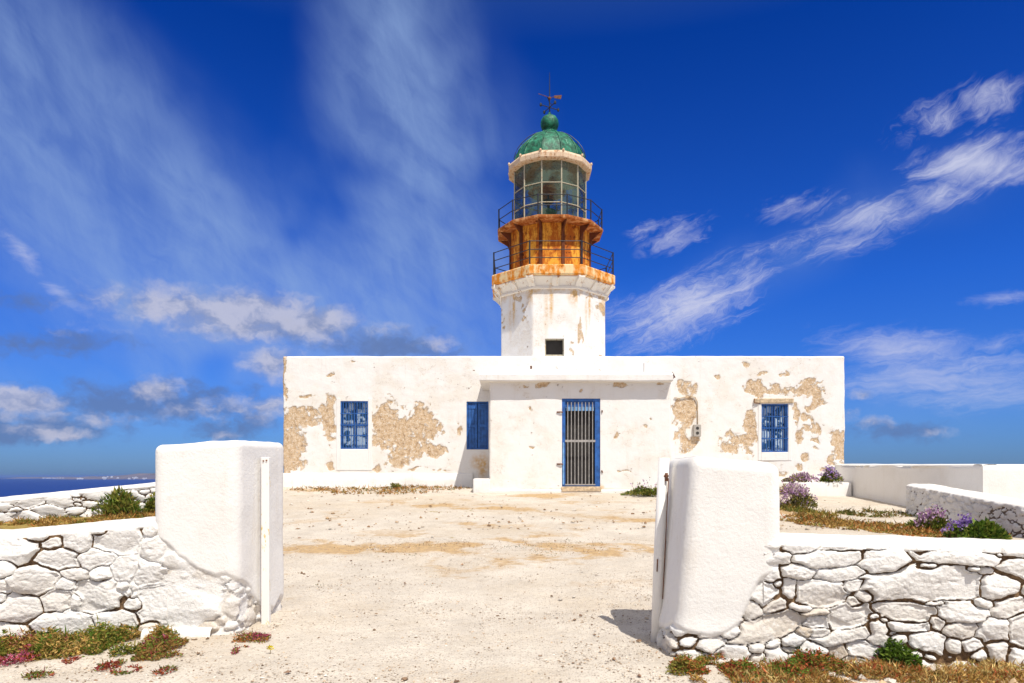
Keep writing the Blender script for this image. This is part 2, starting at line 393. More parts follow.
def m_rusted(name, paint, rust, dark, amt, vert=True, sc=1.0):
    m, t, b = newmat(name); co = objco(t)
    st = t.noise(t.mapping(co, sc=(3.2 * sc, 3.2 * sc, .55 * sc)), 1.3, 7, .65).outputs[0]
    n = t.noise(co, 5 * sc, 6, .65).outputs[0]; n2 = t.noise(co, 20 * sc, 5, .7).outputs[0]
    f = t.math('ADD', t.math('MULTIPLY', st, .65), t.math('MULTIPLY', n, .35))
    c = t.mix(t.sstep(f, .62 - amt * .25, .72 - amt * .22), paint, rust)
    c = t.mix(t.math('MULTIPLY', t.sstep(n, .56, .68), t.sstep(st, .42, .55)), c, dark)
    c = t.mix(t.math('MULTIPLY', t.sstep(n2, .62, .72), .5), c, dark)
    setb(t, b, col=c, rough=.8, spec=.2, normal=bump(t, n2, .6, .01)); return m
M['drum'] = m_rusted('rusting_yellow_iron', (.86, .42, .05), (.46, .12, .012), (.07, .018, .006), .8)
M['gallery'] = m_rusted('rusted_gallery_iron', (.60, .32, .14), (.34, .10, .02), (.04, .014, .008), .85)
M['rib'] = m_rusted('dark_rust_rib', (.16, .05, .02), (.10, .03, .012), (.04, .015, .01), .6)
M['slabrust'] = m_rusted('rust_stained_slab', (.80, .60, .32), (.70, .24, .02), (.20, .05, .01), .75)
M['corbel'] = m_rusted('stained_cream_plaster', (.80, .74, .64), (.72, .46, .20), (.36, .18, .08), .35)
M['ringpaint'] = m_rusted('flaking_cream_paint', (.70, .54, .38), (.55, .30, .15), (.12, .05, .025), .55, sc=2.0)
M['mullion'] = m_rusted('flaking_mullion_paint', (.48, .44, .32), (.42, .30, .16), (.2, .09, .04), .3, sc=2.0)
def m_postpaint():
    m, t, b = newmat('white_post_paint'); co = objco(t); n = t.noise(t.mapping(co, sc=(1, 1, .35)), 16, 5, .7).outputs[0]; n2 = t.noise(co, 40, 4, .6).outputs[0]
    c = t.mix(t.sstep(n, .58, .64), (.80, .78, .74), (.70, .50, .16)); c = t.mix(t.sstep(n, .66, .69), c, (.24, .09, .03))
    setb(t, b, col=c, rough=.6, normal=bump(t, n2, .5, .003)); return m
M['post'] = m_postpaint()
def m_copper():
    m, t, b = newmat('green_copper'); co = objco(t); n = t.noise(co, 5, 6, .7).outputs[0]; st = t.noise(t.mapping(co, sc=(5, 5, .8)), 2, 5, .65).outputs[0]
    c = t.ramp(n, [(.3, (.002, .025, .016)), (.5, (.006, .11, .055)), (.68, (.03, .27, .15))])
    c = t.mix(t.math('MULTIPLY', t.sstep(st, .55, .72), .7), c, (.18, .45, .30))
    setb(t, b, col=c, rough=.55, spec=.4, normal=bump(t, n, .7, .03)); return m
M['copper'] = m_copper()
def m_pane():
    m, t, b = newmat('dusty_glass'); co = objco(t); n = t.noise(co, 1.7, 4, .6).outputs[0]
    g = t.new('ShaderNodeBsdfGlossy', {'Color': (.9, .95, 1, 1), 'Roughness': .06})
    tr = t.new('ShaderNodeBsdfTransparent', {'Color': (.66, .74, .70, 1)})
    df = t.new('ShaderNodeBsdfDiffuse', {'Color': (.10, .145, .11, 1)})
    fr = t.new('ShaderNodeFresnel', {'IOR': 1.5}).outputs[0]
    a = t.new('ShaderNodeMixShader', {0: t.sstep(n, .40, .62, .05, .7), 1: tr.outputs[0], 2: df.outputs[0]})
    c = t.new('ShaderNodeMixShader', {0: t.math('MULTIPLY_ADD', fr, .35, .0), 1: a.outputs[0], 2: g.outputs[0]})
    out = [x for x in t.n if x.type == 'OUTPUT_MATERIAL'][0]; t.l.new(c.outputs[0], out.inputs[0]); return m
M['pane'] = m_pane()
M['winpane'] = m_plain('faded_blue_casement', (.34, .52, .68), .25, 0, .35, 3)
M['grey'] = m_plain('grey_plastic', (.38, .35, .31), .6, 0, .1, 10)
M['oldwood'] = m_plain('sunbleached_lintel', (.55, .42, .27), .9, 0, .3, 9, .01)
def m_sea():
    m, t, b = newmat('sea_water'); co = objco(t); n = t.noise(t.mapping(co, sc=(1, .35, 1)), .012, 6, .7).outputs[0]
    setb(t, b, col=t.mix(n, (.001, .016, .13), (.003, .03, .19)), rough=.5, spec=.12, normal=bump(t, n, .3, 3.0)); return m
M['sea'] = m_sea()
M['isle'] = m_plain('dry_far_hills', (.16, .12, .09), 1, 0, .3, .002, .1)

# ================================================================== ground
def gY(py):
    return F * EYE / (py - HOR) if py > HOR + F * EYE / 7 else 2.1012 / ((py - HOR) / F + .0716)
def G(px, py):
    Y = gY(py); return (px - 512) / F * Y, Y
def gz(X, Y):
    X = np.asarray(X, float); Y = np.asarray(Y, float)
    t = Y - 7
    z = .0716 * (np.where(t > 1, t, np.where(t < -1, 0, (t + 1) ** 2 / 4)))
    z = np.where(Y > 25, .0716 * 18 + .02 * (np.minimum(Y, 33) - 25), z)
    z = z - .2 * sstep(X, 6.5, 8.8) * sstep(Y, 11.5, 15)
    return z
def gdrop(X, Y):
    nx, ny = -1.9 / 3.061, 2.4 / 3.061
    d1 = (X + 8.8) * nx + (Y - 16.9) * ny - .8          # beyond the low wall on the left
    d1 = np.where(X < -8.0, d1, -1)
    d2 = Y - 36; d3 = X - 22; d4 = -X - 17; d5 = -Y - 25
    d = np.maximum.reduce([np.minimum(d1, (-8.0 - X) * 1.2 + .0), d2, d3, d4, d5])
    d = np.maximum(d, 0)
    return np.minimum(.42 * d ** 1.08, 64)
def gzf(X, Y): return gz(X, Y) - gdrop(np.asarray(X, float), np.asarray(Y, float))
def axis(a, b, step, lo, hi, g=1.12):
    c = list(np.arange(a, b, step)); s = step; x = c[0]; pre = []
    while x > lo: s *= g; x -= s; pre.append(x)
    s = step; x = c[-1]; post = []
    while x < hi: s *= g; x += s; post.append(x)
    return np.array(pre[::-1] + c + post)
def ell(X, Y, lst):
    t = np.zeros_like(X)
    for (cx, cy, rx, ry, w) in lst:
        t = np.maximum(t, w * (1 - np.sqrt(((X - cx) / rx) ** 2 + ((Y - cy) / ry) ** 2)).clip(0))
    return t
def gell(lst):
    """ground ellipses from photo positions -> metres on the ground"""
    r = []
    for (px, py, hw, hh, w) in lst:
        X, Y = G(px, py); Y2 = gY(py - hh); Y1 = gY(py + hh)
        r.append((X, (Y1 + Y2) / 2, hw / F * Y, max(.12, (Y2 - Y1) / 2), w))
    return r
gx = axis(-7.5, 9.5, .035, -420, 420); gy_ = np.concatenate([axis(4.6, 12, .03, -420, 11.9), axis(12.0, 25.5, .06, 11.9, 460, 1.12)])
gy_ = np.unique(np.round(gy_, 4))
XX, YY = np.meshgrid(gx, gy_, indexing='ij')
near = np.exp(-np.maximum(0, np.hypot(XX, YY - 8) - 18) / 10)
ZZ = gzf(XX, YY)
ZZ = ZZ + near * (.018 * fbm(XX * 1.3, YY * 1.3, 1, 3) + .010 * fbm(XX * 6, YY * 6, 2, 3) + .006 * np.abs(fbm(XX * 22, YY * 22, 3, 2)))
ZZ = ZZ + (1 - near) * 2.0 * fbm(XX / 25, YY / 25, 5, 4) * sstep(gdrop(XX, YY), 0, 8)
dirt = ell(XX, YY, gell([(430, 552, 200, 20, .9), (560, 548, 120, 14, 1.1), (340, 552, 90, 12, 1.0), (620, 556, 90, 14, .7), (700, 560, 100, 20, .5),
    (480, 505, 200, 9, .6), (560, 496, 90, 4, .8), (330, 490, 60, 4, .8), (420, 489, 60, 3, .9), (470, 522, 60, 5, .6), (640, 520, 40, 12, .5),
    (820, 512, 120, 10, .6), (460, 582, 20, 4, .6), (180, 660, 120, 18, .35), (690, 655, 50, 10, .5)]))
dn = fbm(XX * .9, YY * 1.1, 77, 5, .62); dirt = np.clip(dirt * (.75 + 1.6 * dn) + .55 * sstep(dn, .02, .3) * sstep(YY, 7.5, 10) * (1 - .5 * sstep(YY, 17, 20)), 0, 1.2)
turf = ell(XX, YY, gell([(900, 524, 110, 9, 1.3), (800, 508, 40, 4, 1.2), (820, 519, 20, 3, 1)]))
turf = np.maximum(turf, sstep(-.35 * fbm(XX, YY, 9, 3) + np.where((YY > 13) & (YY < 18.5) & (XX < -6.9), .35, 0), .12, .4))
turf = np.maximum(turf, sstep(gdrop(XX, YY), .1, 1) * .6)
gV = np.stack([XX, YY, ZZ], -1)
ground = npmesh('ground', gV, gridq(len(gx), len(gy_)), M['ground'], None, {'dirt': dirt, 'turf': turf})
tag(ground, kind='structure')

# sea and the far coast
seaz = -60
V = []; n = 96; rad = [0, 300, 800, 2000, 5000, 12000, 25000, 42000]
V = [(r * cos(2 * pi * i / n), r * sin(2 * pi * i / n), seaz) for r in rad[1:] for i in range(n)]
Q = [(j * n + i, j * n + (i + 1) % n, (j + 1) * n + (i + 1) % n, (j + 1) * n + i) for j in range(len(rad) - 2) for i in range(n)]
tag(npmesh('sea', V, Q, M['sea']), kind='structure')
def isle(x0, x1, D, hmax, seed, name='island'):
    xs = np.linspace(PX(x0, D), PX(x1, D), 160); ys = np.linspace(-1, 1, 14)
    A, B = np.meshgrid(xs, ys, indexing='ij'); u = (A - xs[0]) / (xs[-1] - xs[0])
    env = np.clip(4 * u * (1 - u), 0, 1) ** .5 * (1 - B * B)
    h = hmax * env * (.55 + .75 * fbm(A / 900, B * .8, seed, 4)) - 4
    return tag(npmesh(name, np.stack([A, D + B * 900, seaz + h], -1), gridq(160, 14), M['isle']), kind='structure')
isle(72, 330, 13500, 150, 3, 'far_coast'); isle(20, 80, 17000, 70, 8, 'far_coast')
M['farwhite'] = m_plain('far_house_white', (.8, .78, .75), .9, 0, .05, .1)
fh = None
for i in range(26):
    if i < 9: px, D, zz = 43 + i * 2.4 + rng.random(), 15900, 12
    elif i < 12: px, D, zz = 78 + (i - 9) * 2.3, 12500, 14
    else: px, D, zz = rng.choice([101, 106, 112, 121, 129, 137, 146]) + rng.normal() * 2.0, 12500 , 10 + 40 * rng.random()
    if fh is None:
        me = MB().box(-16, 16, -12, 12, -25, 9).box(-9, 9, -11.9, 11.9, 9.1, 15).build('far_house', M['farwhite'])
        fh = me; o = me
    else:
        o = fh.copy(); COL.objects.link(o)
    o.location = (PX(px, D), D, seaz + zz); s = .45 + .5 * rng.random(); o.scale = (s * 1.5, 1, s)
    tag(o, 'tiny white house on the far coast across the sea', 'house', 'white houses on the far coast')

# ================================================================== rubble masonry
def stonefield(Sc, H, seeds, seed, fills=140, dom=None, minr=.02, maxr=.10, depth=.055, gapw=.018):
    """seeds: (s, h, half width, half height, rot). returns height, joint 0..1, per-stone random"""
    r = np.random.default_rng(seed); sh = Sc.shape; s = Sc.ravel(); h = H.ravel()
    ws = s + .016 * fbm(s * 5, h * 5, 1, 3) + .010 * fbm(s * 16, h * 16, 2, 3)
    wh = h + .014 * fbm(s * 5, h * 5, 4, 3) + .010 * fbm(s * 16, h * 16, 5, 3)
    seeds = [tuple(q) for q in seeds]
    def dist(ps, ph, q, poly=False):
        c, sn = cos(q[4]), sin(q[4]); u = (ps - q[0]) * c + (ph - q[1]) * sn; v = -(ps - q[0]) * sn + (ph - q[1]) * c
        se = (np.abs(u / q[2]) ** 2.6 + np.abs(v / q[3]) ** 2.6) ** (1 / 2.6)
        if not poly: return se, u, v
        a, b = u / q[2], v / q[3]; kk = 5 + int(abs(sin(q[0] * 91.7 + q[1] * 47.3)) * 3.99); ph = abs(sin(q[0] * 57.1 + q[1] * 133.3)) * 6.28; F_ = None
        for i in range(kk):
            j = abs(sin(q[0] * 311.7 + q[1] * 74.7 + i * 19.19)); an = ph + (i + (j - .5) * .7) * 2 * pi / kk; rr = .86 + .24 * abs(sin(j * 77.7 + i))
            f_ = (a * cos(an) + b * sin(an)) / rr; F_ = f_ if F_ is None else np.maximum(F_, f_)
        return F_ * .82 + se * .18, u, v
    s0, s1, h0, h1 = dom
    for big in (1.0, .7, .45, .3, .22):
        for _ in range(fills * 6 if big < 1 else fills):
            a, b = s0 + (s1 - s0) * r.random(), h0 + (h1 - h0) * r.random(); rr = maxr * big
            if rr < minr * .8: continue
            ok = True
            for q in seeds:
                if abs(q[0] - a) > q[2] + rr * 2.2 or abs(q[1] - b) > q[2] + rr * 2.2: continue
                d = dist(a, b, q)[0]
                rc = math.hypot(a - q[0], b - q[1])
                if (d - 1) * rc / max(d, 1e-3) < rr * .82: ok = False; break
            if ok: seeds.append((a, b, rr * (1.15 + .7 * r.random()), rr * (.8 + .25 * r.random()), r.normal() * .25))
    n = len(seeds)
    F1 = np.full(s.shape, 1e9); F2 = np.full(s.shape, 1e9); R1 = np.ones(s.shape); R2 = np.ones(s.shape); ID = np.zeros(s.shape, int); U = np.zeros(s.shape); Vv = np.zeros(s.shape)
    for i, q in enumerate(seeds):
        m = (np.abs(ws - q[0]) < q[2] * 2.6 + .1) & (np.abs(wh - q[1]) < max(q[2], q[3]) * 2.6 + .1)
        if not m.any(): continue
        d, u, v = dist(ws[m], wh[m], q, True); rad = np.hypot(u, v)
        f1, f2, r1, r2, idd, uu, vv = F1[m], F2[m], R1[m], R2[m], ID[m], U[m], Vv[m]
        c = d < f1
        f2 = np.where(c, f1, np.minimum(f2, d)); r2 = np.where(c, r1, np.where(d <= f2, rad, r2))
        f1 = np.where(c, d, f1); r1 = np.where(c, rad, r1); idd = np.where(c, i, idd); uu = np.where(c, u, uu); vv = np.where(c, v, vv)
        F1[m], F2[m], R1[m], R2[m], ID[m], U[m], Vv[m] = f1, f2, r1, r2, idd, uu, vv
    g1 = F1 / np.maximum(R1, 1e-3); g2 = np.where(F2 < 1e8, F2, 10) / np.maximum(R2, 1e-3)
    g = np.minimum((F2 - F1) / (g1 + g2), (1.30 - F1) / g1 * .9) - gapw * np.clip(.22 + 1.3 * fbm(s * 2.6, h * 2.6, seed + 31, 3), .04, .8)
    g = g + .007 * fbm(s * 26, h * 26, seed + 8, 3)
    # per-stone character
    qa = np.array([(q[0], q[1]) for q in seeds]); hs = np.random.default_rng(5)
    def hr(k): return np.modf(np.abs(np.sin(qa[:, 0] * 127.1 + qa[:, 1] * 311.7 + k * 74.7) * 43758.5453))[0]
    def hn(k): return (hr(k) + hr(k + 11) + hr(k + 23) - 1.5) * 2
    dep = hn(1) * .014; tx = hn(2) * .13; ty = hn(3) * .13 + .05
    k1 = hr(4) * 2 * pi; k2 = k1 + 1.8 + hr(5)
    hw = np.array([q[2] for q in seeds]); hhh = np.array([q[3] for q in seeds])
    body = np.clip(g / .014, 0, 1); body = depth * (.86 * (1 - (1 - body) ** 2.4) + .14 * np.clip(g / .07, 0, 1))
    plane = dep[ID] + tx[ID] * U + ty[ID] * Vv
    f_a = .02 - (.28 + .3 * (k1[ID] % 1)) * (U / hw[ID] * np.cos(k1[ID]) + Vv / hhh[ID] * np.sin(k1[ID]) - .25) * hhh[ID]
    f_b = .02 - (.28 + .3 * (k2[ID] % 1)) * (U / hw[ID] * np.cos(k2[ID]) + Vv / hhh[ID] * np.sin(k2[ID]) - .3) * hhh[ID]
    facet = np.minimum(0, np.minimum(f_a, f_b) - .008) * 1.3
    rd = np.abs(fbm(s * 5 + h * 3, h * 9 + ID * 3.7, seed + 2, 4)); rough = .010 * fbm(s * 7, h * 10 + ID * 3.7, seed + 2, 5, .6) - .030 * np.clip(.10 - rd, 0, 1) * 4 * .5 + .006 * fbm(s * 40, h * 40, seed + 3, 3)
    hgt = body + np.where(g > 0, (plane + facet * .8) * sstep(g, 0, .03) + rough, 0)
    joint = 1 - sstep(g, -.002, .007)
    bare = (hr(9) ** 2.6)[ID]
    return hgt.reshape(sh), joint.reshape(sh), bare.reshape(sh), g.reshape(sh)

def seedpx(lst, scale, ox, oy, proj):
    out = []
    for q in lst:
        cx, cy, hw, hh = q[:4]; rot = -radians(q[4]) if len(q) > 4 else 0
        s0, h0 = proj(ox + cx / scale, oy + cy / scale); s1, _ = proj(ox + (cx + hw) / scale, oy + cy / scale); _, h1 = proj(ox + cx / scale, oy + (cy - hh) / scale)
        out.append((s0, h0, abs(s1 - s0) * 1.06, abs(h1 - h0) * 1.08, rot))
    return out
def line_proj(A, B):
    """pixel -> (X, height above local ground) on the vertical plane through A, B (X,Y)"""
    m = (B[1] - A[1]) / (B[0] - A[0]); c = A[1] - m * A[0]
    def f(px, py):
        k = (px - 512) / F; Y = c / (1 - m * k); return k * Y, EYE + (HOR - py) / F * Y
    return f, m, c
projL, mL, cL = line_proj((-4.95, 6.6), (-2.75, 6.9))
projR, mR, cR = line_proj((1.4, 6.02), (4.27, 5.72))
SL = seedpx([(90,190,110,65,-5),(180,125,60,26),(280,235,125,48,3),(265,160,55,28,-8),(385,140,75,58,5),(490,105,40,20),(570,150,120,70,0),(480,235,95,42,-5),
    (185,345,110,70,-15),(375,310,65,28),(490,310,55,42),(325,365,50,32,5),(30,285,50,40),(25,370,45,30),(280,440,80,58,-10),(378,450,28,42),(490,420,110,80,10),
    (100,480,110,62,-5),(315,560,155,70,-8),(60,600,90,50),(570,530,95,45),(630,290,75,65),(610,370,38,25),(640,400,35,25,-20),(655,460,50,35),(10,430,25,25),(560,75,40,14),(265,105,40,14),
    (-90,250,90,60),(-110,370,80,50,8),(-90,500,80,60,-6),(-60,610,80,45),(-90,150,70,35),(-260,200,80,55),(-270,330,80,60,-8),(-250,480,90,60),(-260,600,80,45)], 4.879, 0, 510, projL)
SL += seedpx([(250,450,230,98,0),(90,310,90,60,0),(120,190,70,55,10),(545,355,60,24,-10),(570,402,40,20,5),(600,470,38,48,5),(230,335,70,18,20),(360,375,30,16,10),(500,470,40,60,0),(20,395,26,50)], 4.881, 130, 510, projL)
SR = seedpx([(210,490,45,25),(330,500,70,32,-12),(430,450,50,25,-15),(440,540,80,35),(250,560,75,30),(620,420,170,55,-20),(600,265,75,50,-12),(665,310,70,34,-14),(530,340,52,45,-30),(640,165,40,30,-30),(650,570,60,40,25)], 4.881, 640, 540, projR)
SR += seedpx([(130,115,75,28,-8),(350,105,140,24,-2),(240,165,135,36,-3),(110,220,70,28,5),(295,225,105,28,-4),(480,175,105,50,-6),(215,315,110,55),(80,300,30,50),(350,340,30,30),(335,405,90,55,-10),(200,435,50,25),(190,390,70,15),(120,370,60,18,10),
    (320,490,130,28,-10),(455,485,42,52),(385,550,70,35),(290,560,35,25),(380,320,40,20),(210,480,40,20)], 4.269, 770, 520, projR)
SR += seedpx([(130,270,240,68,-2),(270,160,185,32,4),(160,195,45,13),(240,105,50,14),(385,115,75,22,4),(530,135,60,20),(520,210,80,42,8),(400,215,32,15),(460,280,85,65),(570,300,24,34),(60,385,110,38,5),(190,355,40,10),(310,395,95,45,3),(390,360,50,20,5),(500,370,90,40,-15),(190,440,28,25),(80,455,90,20),
    (300,470,72,28,2),(430,470,65,45),(550,470,50,60),(170,520,65,45),(265,530,40,32),(345,530,50,25),(450,560,45,45),(385,578,35,25),(545,590,55,36,15),
    (700,240,90,60,4),(680,360,80,40),(700,480,90,55,-5),(690,600,80,45),(690,150,90,30),(880,220,80,50),(880,340,90,55),(880,470,80,60),(870,590,90,45),(1060,250,80,60),(1070,400,90,70),(1060,560,90,60)], 4.269, 890, 520, projR)

def rubble_wall(name, label, x0, x1, m, c, topf, thick, seeds, seed, step, group=None, jdeep=1.0, dirn=1, cap_h=.045, depth=.055, maxr=.1, sc_noise=1.0, fills=140, smoothtop=True, Zf=None, capmul=1.0):
    """one dry stone wall along y = m x + c with a whitewashed capping; the face looks towards -y"""
    Ls = math.hypot(1, m); xs = np.arange(x0, x1 + step / Ls / 2, step / Ls)
    top = np.array([topf(x) for x in xs]); g0 = gzf(xs, m * xs + c) - .12
    nf = int(round((top - g0).max() / step)) + 1; nt = max(8, int(thick / .03)); nb = 12
    rr = .05
    nrm = np.array([m, -1]) / Ls                      # outward (front) normal
    P = []; kindv = []; Hh = []
    for k in range(nf): f = k / (nf - 1); P.append((np.zeros_like(xs), g0 + (top - rr - g0) * f)); kindv.append(0)
    for k in range(1, 6): a = k / 5 * pi / 2; P.append((np.full_like(xs, rr * (1 - cos(a))), top - rr + rr * sin(a))); kindv.append(1)
    for k in range(1, nt): q = k / nt; P.append((rr + (thick - 2 * rr) * q + 0 * xs, top + .035 * sin(pi * min(q * 1.3, 1)) + 0 * xs)); kindv.append(1)
    for k in range(0, 6): a = k / 5 * pi / 2; P.append((np.full_like(xs, thick - rr + rr * sin(a)), top - rr + rr * cos(a))); kindv.append(1)
    for k in range(1, nb + 1): q = k / nb; P.append((np.full_like(xs, thick), top - rr - (top - rr - g0) * q)); kindv.append(2)
    D = np.stack([p[0] for p in P], 1); Zb = np.stack([p[1] for p in P], 1)
    Sx = np.repeat(xs[:, None], D.shape[1], 1)
    fk = np.array(kindv)
    hS, jS, bS, gS = stonefield(Sx[:, :nf], Zb[:, :nf], seeds, seed, fills, (x0, x1, float(g0.min()), float(top.max())), depth=depth, maxr=maxr)
    tt = (top[:, None] - Zb[:, :nf])
    fill = 1 - sstep(tt + .05 * fbm(Sx[:, :nf] * 4, Zb[:, :nf] * 4, seed + 9, 3), cap_h * .35, cap_h * 1.5)
    fill2 = np.maximum(fill, sstep(fbm(Sx[:, :nf] * 1.6, Zb[:, :nf] * 1.6, seed + 12, 2), .05, .45) * (np.where(Sx[:, :nf] > -3.95, .7, .2) if jdeep < 1 else .2))
    disp = np.zeros_like(D); joint = np.zeros_like(D); bare = np.zeros_like(D)
    smooth_h = depth * .75 + .008 * fbm(Sx[:, :nf] * 8, Zb[:, :nf] * 8, seed, 3)
    hh = hS * jdeep + (1 - jdeep) * depth
    disp[:, :nf] = np.where(fill > .0, np.maximum(hh, 0) * (1 - fill) + (smooth_h * .55 + hh * .45) * fill, hh)
    low = hh < smooth_h * .8 * fill2
    disp[:, :nf] = np.where(low, smooth_h * .8 * fill2, disp[:, :nf])
    joint[:, :nf] = jS * (1 - np.clip(fill2 * 1.2, 0, 1)); bare[:, :nf] = bS * sstep(tt, .25, .8) * .9
    edge = sstep(np.arange(D.shape[1]) * 1.0, nf - 1, nf + 4)[None, :]
    e0 = disp[:, nf - 1][:, None]
    for k in range(nf, D.shape[1]):
        if fk[k] == 1: disp[:, k] = e0[:, 0] * (1 - edge[0, k]) + .0
    nz = .012 * fbm(Sx * 3, Zb * 3 + D * 3, seed + 20, 3) + .006 * fbm(Sx * 14, D * 14, seed + 21, 3)
    hmask = (fk == 1)[None, :]
    X = Sx + nrm[0] * (disp - D); Y = (m * Sx + c) + nrm[1] * (disp - D)
    Z = Zb + np.where(hmask, nz + disp * .2, 0)
    ncols = D.shape[1]; Q = gridq(len(xs), ncols)
    # end caps
    V = np.stack([X, Y, Z], -1).reshape(-1, 3)
    jcol = np.tile(np.arange(ncols - 1), len(xs) - 1)
    iscap = (jcol >= nf - 1) | (False)
    # ragged lower rim of the capping on the face
    fillc = (fill[:-1, :] > .75)
    fm = np.zeros((len(xs) - 1, ncols - 1), bool); fm[:, :nf - 1] = fillc[:, :nf - 1]; fm[:, nf - 1:] = fk[None, nf:] != 2
    fm[:, nf - 1:nf + 0] = True
    fm = fm.ravel()
    at_ = {'joint': joint, 'bare': bare}
    root = empty(name, (float((x0 + x1) / 2), float(m * (x0 + x1) / 2 + c), float(g0.mean() + .12)), label, 'wall', group)
    a = sub('masonry', V, Q, ~fm, M['stone'], root, at_); b = sub('capping', V, Q, fm, M['cap'], root, at_)
    # closed ends
    for xi, nm in ((0, 0), (len(xs) - 1, 1)):
        ring = np.arange(ncols) + xi * ncols; pts = V[ring]; cen = pts.mean(0); vv = np.vstack([pts, cen]); k = len(pts)
        f = [(i, (i + 1) % k, k) if nm else ((i + 1) % k, i, k) for i in range(k)]
        npmesh('wall_end', vv, f, M['cap'], root, smooth=False)
    adopt(root)
    return root
# the two walls that run off from the gate
def topL(x): return float(np.interp(x, [-9, -4.95, -3.54], [1.02, 1.03, 1.155]))
rubble_wall('stone_wall', 'low whitewashed rubble wall running left from the tall gate pillar, grass at its foot', -7.6, -3.42, mL, cL - .0, topL, .62, SL, 21, .008, jdeep=.95)
def topR(x): return float(np.interp(x, [2.2, 4.27, 9], [1.055, 1.005, .96]))
rubble_wall('stone_wall', 'low whitewashed rubble wall of big flat stones running right from the leaning gate pillar', 2.18, 7.6, mR, cR - .0, topR, .72, SR, 33, .008, jdeep=1.0)
# low wall at the edge of the yard on the left
mB = 1.9 / 2.4; cB = 16.9 + 8.8 * mB
def topB(x):
    Y = mB * x + cB; return float(gz(x, Y) + np.interp(x, [-17, -11.2, -8.8, -7], [.50, .52, .70, .74]))
rubble_wall('stone_wall', 'far low rubble wall at the yard edge on the left, sea beyond it', -18.0, -7.7, mB, cB, topB, .5, [], 47, .028, jdeep=1.0, cap_h=.11, depth=.07, maxr=.15, fills=1000)

mC = 6.4 / .12
rubble_wall('stone_wall', 'low rubble wall running from the left corner of the house towards the far yard wall', -8.28, -8.16, mC, 17.45 + 8.28 * mC, lambda x: float(gz(x, 17.45 + (x + 8.28) * mC)) + .70, .5, [], 53, .03, cap_h=.11, depth=.06, maxr=.15, fills=10)
